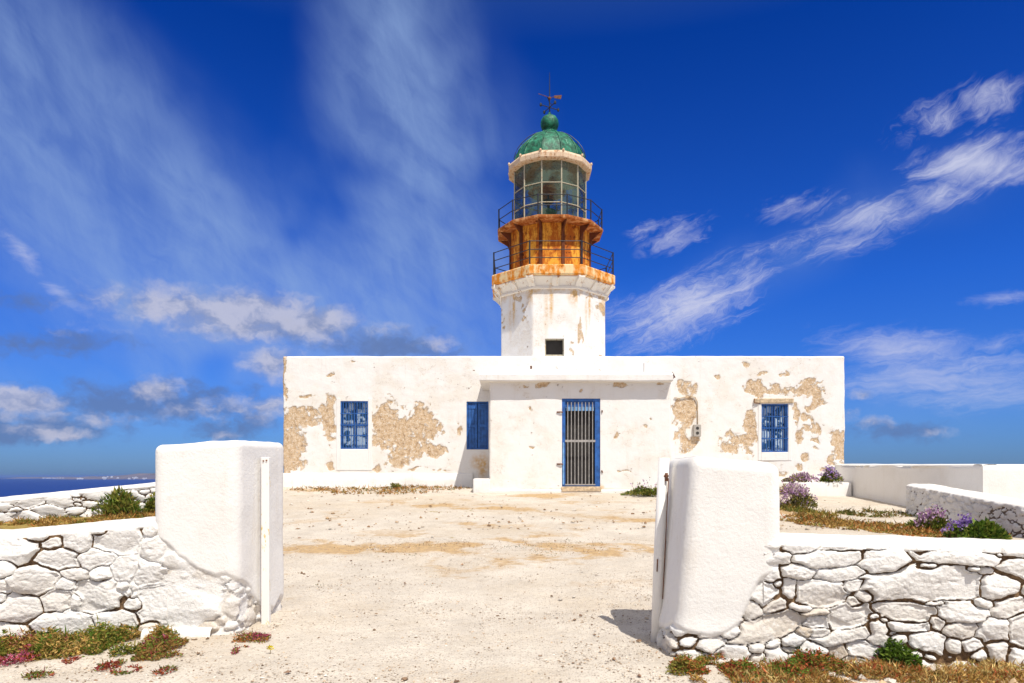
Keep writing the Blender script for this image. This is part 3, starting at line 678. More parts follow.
# ================================================================== gate pillars
def pillar(name, label, base, lean, topz, corner_s, bound, seeds, seed, r=.09, flare=0.0, step=.013, plaster_off=.03, stone_off=-.036, fillf=None):
    """base: 4 plan corners counter-clockwise from front-left; s runs as X on the front face and continues round"""
    A = [np.array(p, float) for p in base]; n = 4
    pts = []
    for i in range(n):
        p0, p1, p2 = A[i - 1], A[i], A[(i + 1) % n]
        d0 = (p0 - p1) / np.linalg.norm(p0 - p1); d1 = (p2 - p1) / np.linalg.norm(p2 - p1)
        a = p1 + d0 * r; b = p1 + d1 * r
        for t in np.linspace(0, 1, 9): pts.append((1 - t) ** 2 * a + 2 * t * (1 - t) * p1 + t * t * b)
    pts = np.array(pts); nx = np.roll(pts, -1, 0); L = np.linalg.norm(nx - pts, axis=1); cum = np.concatenate([[0], np.cumsum(L)])
    N = int(cum[-1] / step); q = np.linspace(0, cum[-1], N, endpoint=False)
    cl = np.vstack([pts, pts[:1]]); x = np.interp(q, cum, cl[:, 0]); y = np.interp(q, cum, cl[:, 1])
    tx, ty = np.roll(x, -1) - np.roll(x, 1), np.roll(y, -1) - np.roll(y, 1); l = np.hypot(tx, ty); nxx, nyy = ty / l, -tx / l
    k0 = np.argmin(np.hypot(x - corner_s[0], y - corner_s[1]))
    s = (q - q[k0]); s = (s + cum[-1] / 2) % cum[-1] - cum[-1] / 2
    s = corner_s[2] + s
    cen = A[0] * 0 + sum(A) / 4
    zb = -.15; nv = int((1.95 - zb) / step); ntop = 14
    tops = np.array([topz(a, b) for a, b in zip(x, y)])
    rows = []
    SS = np.repeat(s[:, None], nv, 1); f = np.linspace(0, 1, nv)[None, :]
    ZZ = zb + (tops[:, None] - r * .8 - zb) * f
    hS, jS, bS, gS = stonefield(SS, ZZ, seeds, seed, 220, (float(s.min()), float(s.max()), zb, 1.3), depth=.055, maxr=.09)
    if fillf is not None:
        ff = fillf(SS, ZZ); smh = .04 + .008 * fbm(SS * 8, ZZ * 8, seed, 3); hS = np.maximum(hS, smh * ff); jS = jS * (1 - np.clip(ff * 1.4, 0, 1))
    bh = np.interp(SS, [b_[0] for b_ in bound], [b_[1] for b_ in bound])
    bh = bh + .035 * fbm(SS * 7, ZZ * 7, seed + 3, 3)
    dz = ZZ - bh; pl = sstep(dz, -.008, .006)
    po = plaster_off + .010 * fbm(SS * 2.2, ZZ * 2.2, seed + 5, 3) + 0.0015 * fbm(SS * 30, ZZ * 30, seed + 6, 3) - .02 * (1 - sstep(dz, 0, .05))
    out = pl * po + (1 - pl) * (np.maximum(hS, 0) + stone_off) + flare * (1 - sstep(ZZ, 0, .42))
    k = 1.0
    lx = lean[0] * (ZZ / 1.9); ly = lean[1] * (ZZ / 1.9)
    shrinkx = (x - cen[0])[:, None]; shrinky = (y - cen[1])[:, None]
    X = x[:, None] + nxx[:, None] * out + lx * (shrinkx < 0) * np.abs(shrinkx) / np.abs(shrinkx).max() + 0
    Y = y[:, None] + nyy[:, None] * out + ly
    # rounded top
    TX, TY, TZ = [], [], []
    for i in range(1, ntop + 1):
        a = i / ntop
        if a < .5:
            b = a / .5 * pi / 2; ins = r * .8 * (1 - cos(b)); dzz = -r * .8 + r * .8 * sin(b)
        else:
            ins = None; w = (a - .5) / .5; dzz = 0
        ex, ey = X[:, -1], Y[:, -1]; cx, cy = ex.mean(), ey.mean()
        if ins is not None: xx, yy = ex - nxx * ins, ey - nyy * ins; last = (xx, yy)
        else: xx, yy = last[0] * (1 - w) + cx * w, last[1] * (1 - w) + cy * w
        TX.append(xx); TY.append(yy); TZ.append(tops * (1 - (0 if ins is not None else w)) + tops.mean() * (0 if ins is not None else w) + dzz + .012 * fbm(xx * 5, yy * 5, seed, 3))
    X = np.hstack([X, np.array(TX).T]); Y = np.hstack([Y, np.array(TY).T]); Z = np.hstack([ZZ, np.array(TZ).T])
    nc = X.shape[1]; Q = gridq(N, nc, True); V = np.stack([X, Y, Z], -1).reshape(-1, 3)
    plf = np.ones((N, nc - 1), bool); plf[:, :nv - 1] = pl[:, :-1] > .5
    at_ = {'joint': np.hstack([jS * (1 - pl), np.zeros((N, nc - nv))]), 'bare': np.hstack([bS * .7, np.zeros((N, nc - nv))])}
    root = empty(name, (cen[0], cen[1], 0), label, 'pillar', None)
    sub('plaster', V, Q, plf.ravel(), M['pillar'], root, at_); sub('stone_footing', V, Q, ~plf.ravel(), M['stone'], root, at_)
    adopt(root); return root
pl_ = pillar('gate_pillar', 'tall square whitewashed gate pillar with flat top, left of the entrance', [(-3.53, mL * -3.53 + cL - .03), (-2.77, 6.86), (-2.65, 7.9), (-3.5, 7.9)], (0, 0),
       lambda x, y: 1.905 + .06 * min(1, (x + 3.56) / .8) + .02 * (y - 6.9), (-2.74, 6.86, -2.75),
       [(-5, .9), (-3.62, 1.12), (-3.5, 1.0), (-3.3, .80), (-3.05, .62), (-2.95, .585), (-2.85, .60), (-2.7, .52), (-2.5, .38), (-2.35, .24), (-2.2, .12), (-2.0, .1), (-1.85, .22), (-1.7, .1), (0, .1)], SL, 61, fillf=lambda s, h: .95 - .35 * sstep(s, -3.0, -2.8))
xs_ = np.linspace(-3.62, -2.98, 40); rows_ = [(.0, -.1), (.10, -.1), (.10, .02), (.09, .07), (.06, .095), (-.02, .10)]
npmesh('plinth', np.array([[(x - pl_.location.x, mL * x + cL - .03 - o + .015 * fbm(x * 5, z * 5, 3) - pl_.location.y, z + .012 * fbm(x * 4, o * 9, 5)) for o, z in rows_] for x in xs_]), gridq(40, 6), M['cap'], pl_)
pillar('gate_pillar', 'whitewashed gate pillar with sloping sides and round pole, right of the entrance', [(1.43, 6.02 - .05), (2.33, mR * 2.35 + cR - .05), (2.33, 6.95), (1.43, 6.95)], (.16, 0.03),
       lambda x, y: 1.775 - .06 * (x - 1.5) / .85, (1.43, 5.97, 1.43),
       [(-1, .1), (.7, .15), (1.1, .2), (1.3, .25), (1.43, .25), (1.65, .21), (1.83, .23), (1.96, .32), (2.05, .54), (2.13, .67), (2.28, .78), (2.36, .9), (2.7, .95), (4, .3)], SR, 73, r=.13, flare=.05, plaster_off=.012, stone_off=-.058)

# gate posts
g = empty('gate_post', (-2.62, 7.27, 0), 'slim white painted metal post with rust spots, in front of the tall left gate pillar', 'post')
MB().box(-.043, .043, -.03, .03, -.1, 1.80).build('post', M['post'], g, .008)
MB().tube([(-.015, -.03, 1.76), (-.015, -.042, 1.76)], .008).tube([(.018, -.03, 1.765), (.018, -.042, 1.765)], .008).build('bolt', M['rustiron'], g)
g = empty('gate_post', (1.40, 6.62, 0), 'round white pole leaning against the right gate pillar on its entrance side', 'post')
MB().tube([(-.005, 0, -.1), (.03, 0, .9), (.075, 0, 1.775)], .052, 20).build('post', M['wash'], g, 0, True)
MB().tube([(.085, -.06, 1.55), (.085, -.06, 1.63)], .014, 8).tube([(.03, -.02, 1.6), (.10, -.07, 1.6)], .010, 8).build('hinge_pin', M['rustiron'], g, 0, True)
MB().tube([(.10, -.07, 1.58), (.075, -.07, 1.0), (.045, -.07, .42)], .005, 6).build('rod', M['rustiron'], g)
MB().tube([(.0, -.052, .80), (-.005, -.052, .68)], .006, 6).build('bracket', M['rustiron'], g)

# ================================================================== keeper's house
YW, YP = 24.0, 22.0                       # main wall, porch front
HX0, HX1, HZ1 = PX(283, YW), PX(845, YW), PZ(356, YW)
house = empty('keepers_house', (1.8, YW, 1.2), 'long low flat roofed white house with peeling plaster and blue barred windows, below the tower', 'house')
def pxell(lst, Y):
    return [(PX(a, Y), PZ(b, Y), c / F * Y, d / F * Y, w) for a, b, c, d, w in lst]
def face_grid(name, x0, x1, z0, z1, Y, holes, step, peel, stain, parent, mat, seed, toprag=.02, thick=.35, edge_r=.04, topz=None):
    """a wall face in the XZ plane looking towards -y, with rectangular openings and their reveals"""
    xs = set(np.round(np.linspace(x0, x1, int((x1 - x0) / step) + 1), 4)); zs = set(np.round(np.linspace(z0, z1, int((z1 - z0) / step) + 1), 4))
    def snap(vals, v):
        vals = sorted(vals); i = int(np.argmin(np.abs(np.array(vals) - v))); vals[i] = v; return set(vals)
    for h in holes:
        for v in h[:2]: xs = snap(xs, v)
        for v in h[2:4]: zs = snap(zs, v)
    xs, zs = np.array(sorted(xs)), np.array(sorted(zs))
    X, Z = np.meshgrid(xs, zs, indexing='ij')
    Xw = X + .16 * fbm(X * 1.6, Z * 1.6, 41, 3) + .07 * fbm(X * 6, Z * 6, 42, 3); Zw = Z + .16 * fbm(X * 1.6, Z * 1.6, 43, 3) + .07 * fbm(X * 6, Z * 6, 44, 3)
    pe = ell(Xw, Zw, peel) * 1.0 if peel else np.zeros_like(X)
    n = fbm(X * 2.2, Z * 2.6, seed, 5, .62); n2 = fbm(X * 9, Z * 9, seed + 3, 4, .6)
    sparse = np.zeros_like(X)
    n3 = fbm(X * 4.5, Z * 3.5, seed + 5, 4, .65); pv = np.clip(pe * .95 + .14 * (pe > .02) + (n * .7 + n3 * .8 + n2 * .6) * sstep(pe, 0, .25), 0, .78)
    sv = np.clip(ell(X, Z, stain) * 1.5, 0, 1) if stain else np.zeros_like(X)
    y = Y + .014 * fbm(X * .9, Z * .9, seed + 7, 3) + .006 * fbm(X * 5, Z * 5, seed + 8, 3)
    y = y + .014 * sstep(pv, .42, .58)
    dx = np.minimum(X - x0, x1 - X); er = np.clip(1 - dx / edge_r, 0, 1); y = y + edge_r * (1 - np.sqrt(1 - er * er))
    dzt = z1 - Z; er = np.clip(1 - dzt / edge_r, 0, 1); y = y + edge_r * (1 - np.sqrt(1 - er * er))
    Zr = Z + toprag * fbm(X * 1.5, X * 0 + 2, seed, 4) * sstep(Z, z1 - .5, z1)
    Xr = X + .03 * fbm(Z * 2.2, Z * 0 + 5, seed + 4, 4) * (1 - sstep(X, x0, x0 + .4)) + .03 * fbm(Z * 2.2, Z * 0 + 9, seed + 6, 4) * sstep(X, x1 - .4, x1)
    V = np.stack([Xr, y, Zr], -1).reshape(-1, 3); Q = gridq(len(xs), len(zs))
    cx = (X[:-1, :-1] + X[1:, 1:]).ravel() / 2; cz = (Z[:-1, :-1] + Z[1:, 1:]).ravel() / 2
    keep = np.ones(len(Q), bool)
    for h in holes: keep &= ~((cx > h[0]) & (cx < h[1]) & (cz > h[2]) & (cz < h[3]))
    o = sub(name, V, Q, keep, mat, parent, {'peel': pv, 'stain': sv})
    for h in holes:
        rv = MB()
        a, b, c, d = h[:4]; yy0, yy1 = Y - .004, Y + thick
        rv.add([(a, yy0, c), (a, yy1, c), (a, yy1, d), (a, yy0, d)], [(0, 1, 2, 3)]).add([(b, yy0, c), (b, yy1, c), (b, yy1, d), (b, yy0, d)], [(3, 2, 1, 0)])
        rv.add([(a, yy0, c), (b, yy0, c), (b, yy1, c), (a, yy1, c)], [(0, 1, 2, 3)]).add([(a, yy0, d), (b, yy0, d), (b, yy1, d), (a, yy1, d)], [(3, 2, 1, 0)])
        rv.build('reveal', M['wash'], parent)
    return o
def zc(px, py, s, ox, oy): return ox + px / s, oy + py / s
def patch(lst, s, ox, oy):
    return [(ox + a / s, oy + b / s, c / s, d / s, w) for a, b, c, d, w in lst]
peelL = patch([(125, 325, 105, 42, 1.35), (95, 440, 75, 135, 1.4), (65, 520, 50, 90, 1.3), (175, 300, 40, 20, 1), (255, 330, 24, 135, 1.25), (250, 300, 30, 70, .9), (490, 360, 62, 110, 1.5), (560, 410, 80, 120, 1.5), (640, 340, 75, 70, 1.3),
               (705, 470, 55, 36, 1.1), (600, 475, 90, 40, 1.2), (540, 490, 60, 45, 1.2), (690, 380, 50, 70, .9), (260, 547, 20, 18, 1.3), (465, 540, 24, 22, 1.3), (255, 145, 22, 9, 1), (165, 237, 45, 7, .9), (62, 200, 10, 180, 1.0), (800, 400, 12, 60, .9), (630, 550, 40, 8, .9), (740, 555, 40, 6, .8), (350, 85, 20, 8, .7)], 4.27, 270, 340)
peelR = patch([(95, 290, 42, 95, 1.25), (105, 195, 45, 34, 1.1), (95, 400, 60, 60, .85), (390, 190, 52, 36, 1.35), (460, 197, 60, 25, 1.15), (560, 207, 100, 30, 1.2), (610, 195, 52, 48, 1.2), (640, 250, 34, 30, 1.1),
               (360, 380, 26, 110, 1.3), (310, 400, 75, 60, .9), (360, 300, 18, 40, 1), (280, 440, 50, 40, .9), (552, 300, 16, 60, 1.1), (552, 390, 20, 30, 1.3), (620, 362, 22, 32, 1.3), (600, 312, 24, 26, 1.1), (582, 472, 18, 18, 1.3), (553, 512, 12, 18, 1.3),
               (622, 410, 20, 18, 1.2), (580, 350, 16, 22, 1.1), (620, 440, 16, 12, 1.1), (700, 380, 30, 40, .8), (725, 430, 40, 80, 1.05), (700, 480, 30, 30, .9), (490, 135, 30, 10, 1.1), (405, 132, 22, 9, .9), (235, 145, 12, 12, 1), (350, 95, 8, 12, .9), (480, 540, 30, 30, .9),
               (610, 275, 16, 20, 1.1), (655, 515, 14, 10, 1.0), (690, 415, 14, 12, 1.1)], 4.02, 660, 340)
peel_all = pxell([(a, b, c * 1.3, d * 1.22, w) for a, b, c, d, w in peelL + peelR], YW)
stain_all = pxell([(483, 466, 8, 16, 1), (478, 462, 10, 10, .7), (640, 486, 200, 3, .3)], YW)
winL = (PX(340.5, YW), PX(368, YW), PZ(449, YW), PZ(401, YW))
winM = (PX(466.5, YW), PX(488.5, YW), PZ(449.5, YW), PZ(401.5, YW))
winR = (PX(761.5, YW), PX(788, YW), PZ(452, YW), PZ(404, YW))
face_grid('wall', HX0, HX1, .9, HZ1, YW, [winL, winM, winR], .03, peel_all, stain_all, house, M['house'], 5)
side = MB()
side.add([(HX0 + .02, YW + .035, .7), (HX0 + .02, YW + 9, .7), (HX0 + .02, YW + 9, HZ1 - .02), (HX0 + .02, YW + .035, HZ1 - .02)], [(0, 1, 2, 3)])
side.add([(HX1 - .02, YW + .035, .7), (HX1 - .02, YW + 9, .7), (HX1 - .02, YW + 9, HZ1 - .02), (HX1 - .02, YW + .035, HZ1 - .02)], [(3, 2, 1, 0)])
side.add([(HX0 + .02, YW + 9, .7), (HX1 - .02, YW + 9, .7), (HX1 - .02, YW + 9, HZ1 - .02), (HX0 + .02, YW + 9, HZ1 - .02)], [(0, 1, 2, 3)])
side.build('wall', M['house'], house)
MB().box(HX0 + .03, HX1 - .03, YW + .04, YW + .4, HZ1 - .3, HZ1 - .035).box(HX0 + .05, HX1 - .05, YW + .4, YW + 8.95, HZ1 - .5, HZ1 - .3).build('roof', M['wash'], house)
# plinth with uneven upper edge
def plinth(x0, x1, Y, z1, parent, seed, out=.06):
    xs = np.arange(x0, x1, .05); rows = []
    zt = z1 + .03 * fbm(xs * 1.1, xs * 0, seed, 4)
    prof = [(out + .05, -.6), (out + .03, -.25), (out, 0), (out * .55, .03), (-.01, .05)]
    V = np.array([[(x, Y - o + .012 * fbm(x * 2, z * 3, seed), zz + z) for o, z in prof] for x, zz in zip(xs, zt)])
    npmesh('plinth', V, gridq(len(xs), len(prof)), M['cap'], parent)
plinth(HX0 + .02, PX(474, YW), YW, PZ(474.5, YW), house, 3)
plinth(PX(676, YW), HX1 - .02, YW, PZ(478, YW), house, 8)
# raised plaster strips round the windows
def strips(w, parent, lo=.5, side=.16):
    a, b, c, d = w; mb = MB(); yy = YW - .022
    mb.box(a - side, a - .01, yy, YW + .03, c - lo, d + .10).box(b + .01, b + side, yy, YW + .03, c - lo, d + .10)
    mb.box(a - .01, b + .01, yy - .003, YW + .03, c - lo, c - .012)
    mb.build('surround', M['wash'], parent, .012)
strips(winL, house, .75, .14); strips(winR, house, .3, .12)
# windows
def barred(w, parent, label=None, nb=9, hb=(.0, .46, .75)):
    a, b, c, d = w; t = .045; y = YW + .05
    fr = MB().box(a, a + t, y - .04, y + .04, c, d).box(b - t, b, y - .04, y + .04, c, d).box(a + t, b - t, y - .04, y + .04, d - t, d).box(a + t, b - t, y - .04, y + .04, c, c + t)
    win = fr.build('window', M['blue'], parent, .005)
    if label: win['label'] = label
    g = MB()
    for i in range(nb):
        x = a + t + (b - a - 2 * t) * (i + .5) / nb; g.tube([(x, y - .03, c + .01), (x, y - .03, d - .01)], .014, 6)
    for h in (.28, .50, .74): g.box(a - .02, b + .02, y - .052, y - .030, c + (d - c) * h - .014, c + (d - c) * h + .014)
    g.build('grille', M['blue'], win)
    p = MB(); yb = y + .14; mx = (a + b) / 2
    s = MB().box(a + .01, b - .01, yb + .012, yb + .03, c + .01, d - .01); s.build('pane', M['glassy'], win)
    for x0, x1 in ((a + .02, mx - .012), (mx + .012, b - .02)):
        p.box(x0, x0 + .05, yb - .03, yb, c + .01, d - .01).box(x1 - .05, x1, yb - .03, yb, c + .01, d - .01)
        for k in range(3):
            z = c + .01 + (d - c - .07) * k / 2; p.box(x0 + .05, x1 - .05, yb - .028, yb - .002, z, z + .05)
    p.build('casement', M['blue'], win, .003)
def m_glassy():
    m, t, b = newmat('painted_reflection_glass'); co = objco(t); n = t.noise(t.mapping(co, sc=(1, 1, 1)), 3.2, 3, .5).outputs[0]
    c = t.mix(t.sstep(n, .42, .50), (.04, .10, .2), (.60, .74, .84)); setb(t, b, col=c, rough=.08, spec=.6); return m  # pale reflections painted into the pane colour by noise
M['glassy'] = m_glassy()
barred(winL, house); barred(winR, house)
# shuttered window
a, b, c, d = winM
win = MB().box(a, a + .05, YW + .02, YW + .10, c, d).box(b - .05, b, YW + .02, YW + .10, c, d).box(a + .05, b - .05, YW + .02, YW + .10, d - .05, d).box(a + .05, b - .05, YW + .02, YW + .10, c, c + .05).build('window', M['blue'], house, .005)
win['label'] = 'window closed by solid blue board shutters'
for x0, x1 in ((a + .055, (a + b) / 2 - .006), ((a + b) / 2 + .006, b - .055)):
    p = MB(); nbd = 3
    for i in range(nbd):
        xa = x0 + (x1 - x0) * i / nbd; xb = x0 + (x1 - x0) * (i + 1) / nbd; p.box(xa + .004, xb - .004, YW + .06, YW + .085, c + .055, d - .055)
    for h in (.12, .5, .88): z = c + (d - c) * h; p.box(x0 + .01, x1 - .01, YW + .045, YW + .0595, z - .05, z + .05)
    p.build('shutter', M['blue'], win, .003)
# lintel of the right window
MB().box(winR[0] - .28, winR[1] + .18, YW - .07, YW + .05, winR[3] + .03, winR[3] + .19).build('lintel', M['oldwood'], house, .02)
MB().tube([(winR[0] - .27, YW - .08, winR[3] + .18), (winR[0] - .27, YW - .09, winR[3] + .02), (winR[0] - .05, YW - .03, winR[3] + .02)], .014, 6).build('bracket', M['rustiron'], house)
# closed box behind the front wall, painted dark for the unlit inside
MB().box(HX0 + .4, HX1 - .4, YW + .36, YW + 3.5, .8, HZ1 - .6).build('painted_dark_room', M['dark'], house)
# ---- porch
PXa, PXb, PZt = PX(489.5, YP), PX(671, YP), PZ(378, YP)
door = (PX(562, YP), PX(600.3, YP), PZ(486.5, YP), PZ(398.5, YP))
peelP = pxell(patch([(265, 180, 30, 8, 1.1), (330, 182, 45, 16, 1.15), (650, 183, 50, 12, 1.15), (605, 182, 20, 8, .8), (805, 182, 22, 7, 1), (485, 208, 15, 8, .9), (625, 385, 12, 14, .9), (295, 435, 20, 7, .8), (750, 355, 14, 10, .8), (765, 325, 10, 10, .8), (655, 530, 40, 5, .8), (375, 547, 12, 6, .8), (290, 275, 12, 22, .6)], 4.017, 460, 340), YP)
face_grid('porch', PXa, PXb, .7, PZt, YP, [door], .03, peelP, pxell([(600, 489, 6, 6, 1), (580, 490, 60, 3, .6)], YP), house, M['house'], 15, toprag=.0, thick=.3)
s_ = MB()
s_.add([(PXa + .01, YP + .035, .7), (PXa + .01, YW + .05, .7), (PXa + .01, YW + .05, PZt), (PXa + .01, YP + .035, PZt)], [(0, 1, 2, 3)])
s_.build('porch', M['wash'], house); s_ = MB()
s_.add([(PXb - .01, YP + .035, .7), (PXb - .01, YW + .05, .7), (PXb - .01, YW + .05, PZt), (PXb - .01, YP + .035, PZt)], [(3, 2, 1, 0)])
s_.build('porch', M['wash'], house)
MB().box(door[0] - 1.2, door[1] + 1.2, YP + .31, YP + 3.0, door[2] - .02, door[3] + .3).build('painted_dark_room', M['dark'], house)  # closed box behind the door, its shade put into the colour
# porch roof slab: wobbly front edge
xs = np.linspace(PX(479.5, YP - .3), PX(673, YP - .3), 200); yf = YP - .32
prof = [(2.3, 0), (.02, 0), (0, .03), (.0, .20), (.03, .245), (.20, .30), (1.0, .36), (2.3, .38)]
zb = PZ(381, yf)
V = np.array([[(x, yf + o + .012 * fbm(x * 2, z * 5, 4) + (.0), zb + z + .012 * fbm(x * 1.2, o, 9)) for o, z in prof] for x in xs])
npmesh('porch_roof', V, gridq(len(xs), len(prof)), M['cap'], house, smooth=False)
for xi in (0, -1): npmesh('porch_roof', V[xi], np.array([[0, 1, 2, 3], [0, 3, 4, 5], [0, 5, 6, 7]]), M['cap'], house, smooth=False)
MB().tube([(PX(644.5, YP - .1), YP - .1, PZ(374, YP - .1)), (PX(644.5, YP - .1), YP - .1, PZ(363, YP - .1))], .045, 8).build('roof_pipe', M['wash'], house, .01)
MB().tube([(PX(666, YP), YP - .1, PZ(374, YP)), (PX(672, YP), YP - .02, PZ(373, YP)), (PX(675, YP), YP + .05, PZ(377, YP)), (PX(671, YP), YP - .05, PZ(379.5, YP))], .03, 7).build('rusty_rod', M['rustiron'], house)
MB().box(PX(530, YP), PX(530, YP) + .06, YP - .24, YP - .1, PZ(369.5, YP), PZ(367, YP)).build('spout', M['rustiron'], house)
# plaster corner block at the left foot of the porch
ox = PX(473, YP)
MB().box(ox, PXa + .03, YP - .08, YP + 1.6, .8, PZ(478.5, YP)).build('corner_block', M['cap'], house, .06, True, 3)
MB().box(PX(489, YP), PX(661, YP), YP - .07, YP + .0, .7, PZ(489.5, YP)).build('doorstep', M['ground_step'] if 'ground_step' in M else M['cap'], house, .03)
# door: blue frame, transom, iron gate
a, b, c, d = door; y = YP + .10
dr = MB().box(a, a + .11, y - .07, y + .05, c, d).box(b - .17, b, y - .07, y + .05, c, d).box(a + .11, b - .17, y - .07, y + .05, d - .09, d).box(a + .11, b - .17, y - .05, y + .05, c, c + .05).build('door', M['blue'], house, .006)
MB().box(a + .11, b - .17, y - .02, y + .02, d - .30, d - .09).build('transom', M['blue'], dr)
MB().box(a + .14, b - .2, y - .03, y - .021, d - .39, d - .26).build('transom_pane', M['blue_pale'], dr)
gt = MB(); x0, x1 = a + .13, b - .19; nb = 8
for i in range(nb):
    x = x0 + (x1 - x0) * (i + .5) / nb; gt.tube([(x, y - .085, c + .05), (x, y - .085, d - .12)], .0145, 8)
gt.box(x0 - .03, x1 + .03, y - .10, y - .075, c + (d - c) * .505, c + (d - c) * .53).box(x0 - .03, x1 + .03, y - .10, y - .075, c + .04, c + .08)
gt.build('iron_gate', M['bar'], dr)
MB().box(a + .02, a + .07, y - .10, y - .071, c + .06, d * .5 + c * .5).build('gate_stile', M['blue_pale'], dr, .004)
for zz in (.155, .745):
    z = d - (d - c) * zz
    MB().tube([(a - .17, YP - .02, z), (a - .02, YP - .05, z), (a + .02, YP - .03, z - .01)], .022, 7).build('hinge', M['rustiron'], dr, 0, True)
MB().tube([(b + .06, YP - .02, d - .45), (b + .05, YP - .03, d - .38)], .02, 7).build('catch', M['rustiron'], dr)
MB().tube([(b + .07, YP - .02, c + .45), (b + .04, YP - .03, c + .52)], .02, 7).build('catch', M['rustiron'], dr)
MB().box(a - .02, b + .02, YP - .10, YP + .12, c - .16, c - .002).build('threshold', M['oldwood'], dr, .02)
adopt(house)

# electricity meter box and its cable
mx, mz = PX(696.5, YW), PZ(431, YW)
g = empty('meter_box', (mx, YW, mz - .2), 'small grey meter box with two round holes on the peeling wall right of the porch', 'meter box')
MB().box(-.13, .13, -.13, .02, 0, .42).build('box', M['grey'], g, .015)
for z in (.12, .29): MB().tube([(0, -.129, z), (0, -.136, z)], .055, 14).build('socket', M['dark'], g)
MB().tube([(.03, -.03, .42), (.03, -.03, 1.2), (-.05, -.03, 1.38), (-.25, -.03, 1.42), (-.6, -.03, 1.35), (-.8, -.03, 1.36)], .017, 6).build('cable', M['oldwood'], g, 0, True)

# ================================================================== tower
TX, TY = PX(552, 28), 28.0
tower = empty('lighthouse', (TX, TY, 1.2), 'octagonal white lighthouse tower with rusty galleries, glass lantern and green dome', 'lighthouse')
def oct_wall():
    ap = 2.07; n = 8; R = ap / cos(pi / 8)
    cs = [(R * cos(-pi / 2 - pi / 8 + i * pi / 4), R * sin(-pi / 2 - pi / 8 + i * pi / 4)) for i in range(8)]
    w = (PX(545, TY - ap) - TX, PX(564, TY - ap) - TX, PZ(361, TY - ap), PZ(338.5, TY - ap))
    for i in range(8):
        p, q = np.array(cs[i]), np.array(cs[(i + 1) % 8]); L = np.linalg.norm(q - p); st = .04
        ss = np.linspace(0, L, int(L / st) + 1); zs = np.linspace(3.5, 8.82, 130)
        if i == 0:
            for v in w[:2]: ss[np.argmin(abs(ss - (v - p[0])))] = v - p[0]
            for v in w[2:]: zs[np.argmin(abs(zs - v))] = v
        A, B = np.meshgrid(ss, zs, indexing='ij'); u = (q - p) / L; nr = np.array([u[1], -u[0]])
        ed = np.clip(1 - np.minimum(A, L - A) / .03, 0, 1) ** 2 * .012
        dsp = (.012 * fbm(A * 2 + i * 7, B * 2, 3, 4) + .005 * fbm(A * 12 + i * 7, B * 12, 4, 3)) * sstep(np.minimum(A, L - A), 0, .08) - ed
        X = TX + p[0] + u[0] * A + nr[0] * dsp; Y = TY + p[1] + u[1] * A + nr[1] * dsp
        nn = fbm(A * 1.3 + i * 9.1, B * 1.0, 11, 5, .62) + .3 * fbm(A * 6 + i * 3, B * 6, 12, 3)
        pe = sstep(nn, .26, .38) * .62 + .30 * sstep(fbm(A * .7 + i, B * .6, 14, 3), -.1, .4)
        stn = np.clip(ell(A, B, [(L / 2 - .15, 8.3, .10, 1.0, 1.2), (.15, 8.7, .3, .3, .8), (L - .1, 8.6, .4, .7, .9), (L / 2, 8.75, .8, .25, .8), (L * .3, 7.9, .12, 1.2, .5)]) * 1.3, 0, 1)
        Q = gridq(len(ss), len(zs)); keep = np.ones(len(Q), bool)
        if i == 0:
            cx = (A[:-1, :-1] + A[1:, 1:]).ravel() / 2 + p[0]; cz = (B[:-1, :-1] + B[1:, 1:]).ravel() / 2
            keep = ~((cx > w[0]) & (cx < w[1]) & (cz > w[2]) & (cz < w[3]))
        sub('wall', np.stack([X, Y, B], -1), Q, keep, M['house'], tower, {'peel': pe, 'stain': stn})
    y0 = TY - ap; a, b, c, d = w[0] + TX, w[1] + TX, w[2], w[3]
    rv = MB()
    for q in ([(a, y0, c), (a, y0 + .35, c), (a, y0 + .35, d), (a, y0, d)], [(b, y0, d), (b, y0 + .35, d), (b, y0 + .35, c), (b, y0, c)], [(a, y0, d), (a, y0 + .35, d), (b, y0 + .35, d), (b, y0, d)], [(a, y0, c), (b, y0, c), (b, y0 + .35, c), (a, y0 + .35, c)]): rv.add(q, [(0, 1, 2, 3)])
    rv.build('reveal', M['wash'], tower)
    MB().box(a - .3, b + .3, y0 + .36, y0 + .8, c - .3, d + .3).build('painted_dark_room', M['dark'], tower)  # dark painted box in place of the unlit tower inside
    wn = MB().box(a, a + .04, y0 + .1, y0 + .15, c, d).box(b - .04, b, y0 + .1, y0 + .15, c, d).box(a + .04, b - .04, y0 + .1, y0 + .15, d - .04, d).box(a + .04, b - .04, y0 + .1, y0 + .15, c + .20, c + .26).build('window', M['mullion'], tower)
oct_wall()
O8 = -pi / 2 - pi / 8
MB().lathe([(2.06, 8.70), (2.13, 8.72), (2.13, 8.80), (2.10, 8.82), (2.14, 8.90), (2.24, 9.02), (2.34, 9.10), (2.34, 9.14), (2.0, 9.14)], 8, TX, TY, O8, True).build('cornice', M['corbel'], tower, .012)
MB().lathe([(2.2, 9.143), (2.41, 9.145), (2.44, 9.20), (2.44, 9.50), (2.40, 9.55), (1.5, 9.58)], 8, TX, TY, O8, True).build('gallery_slab', M['slabrust'], tower, .02)
cb = MB()
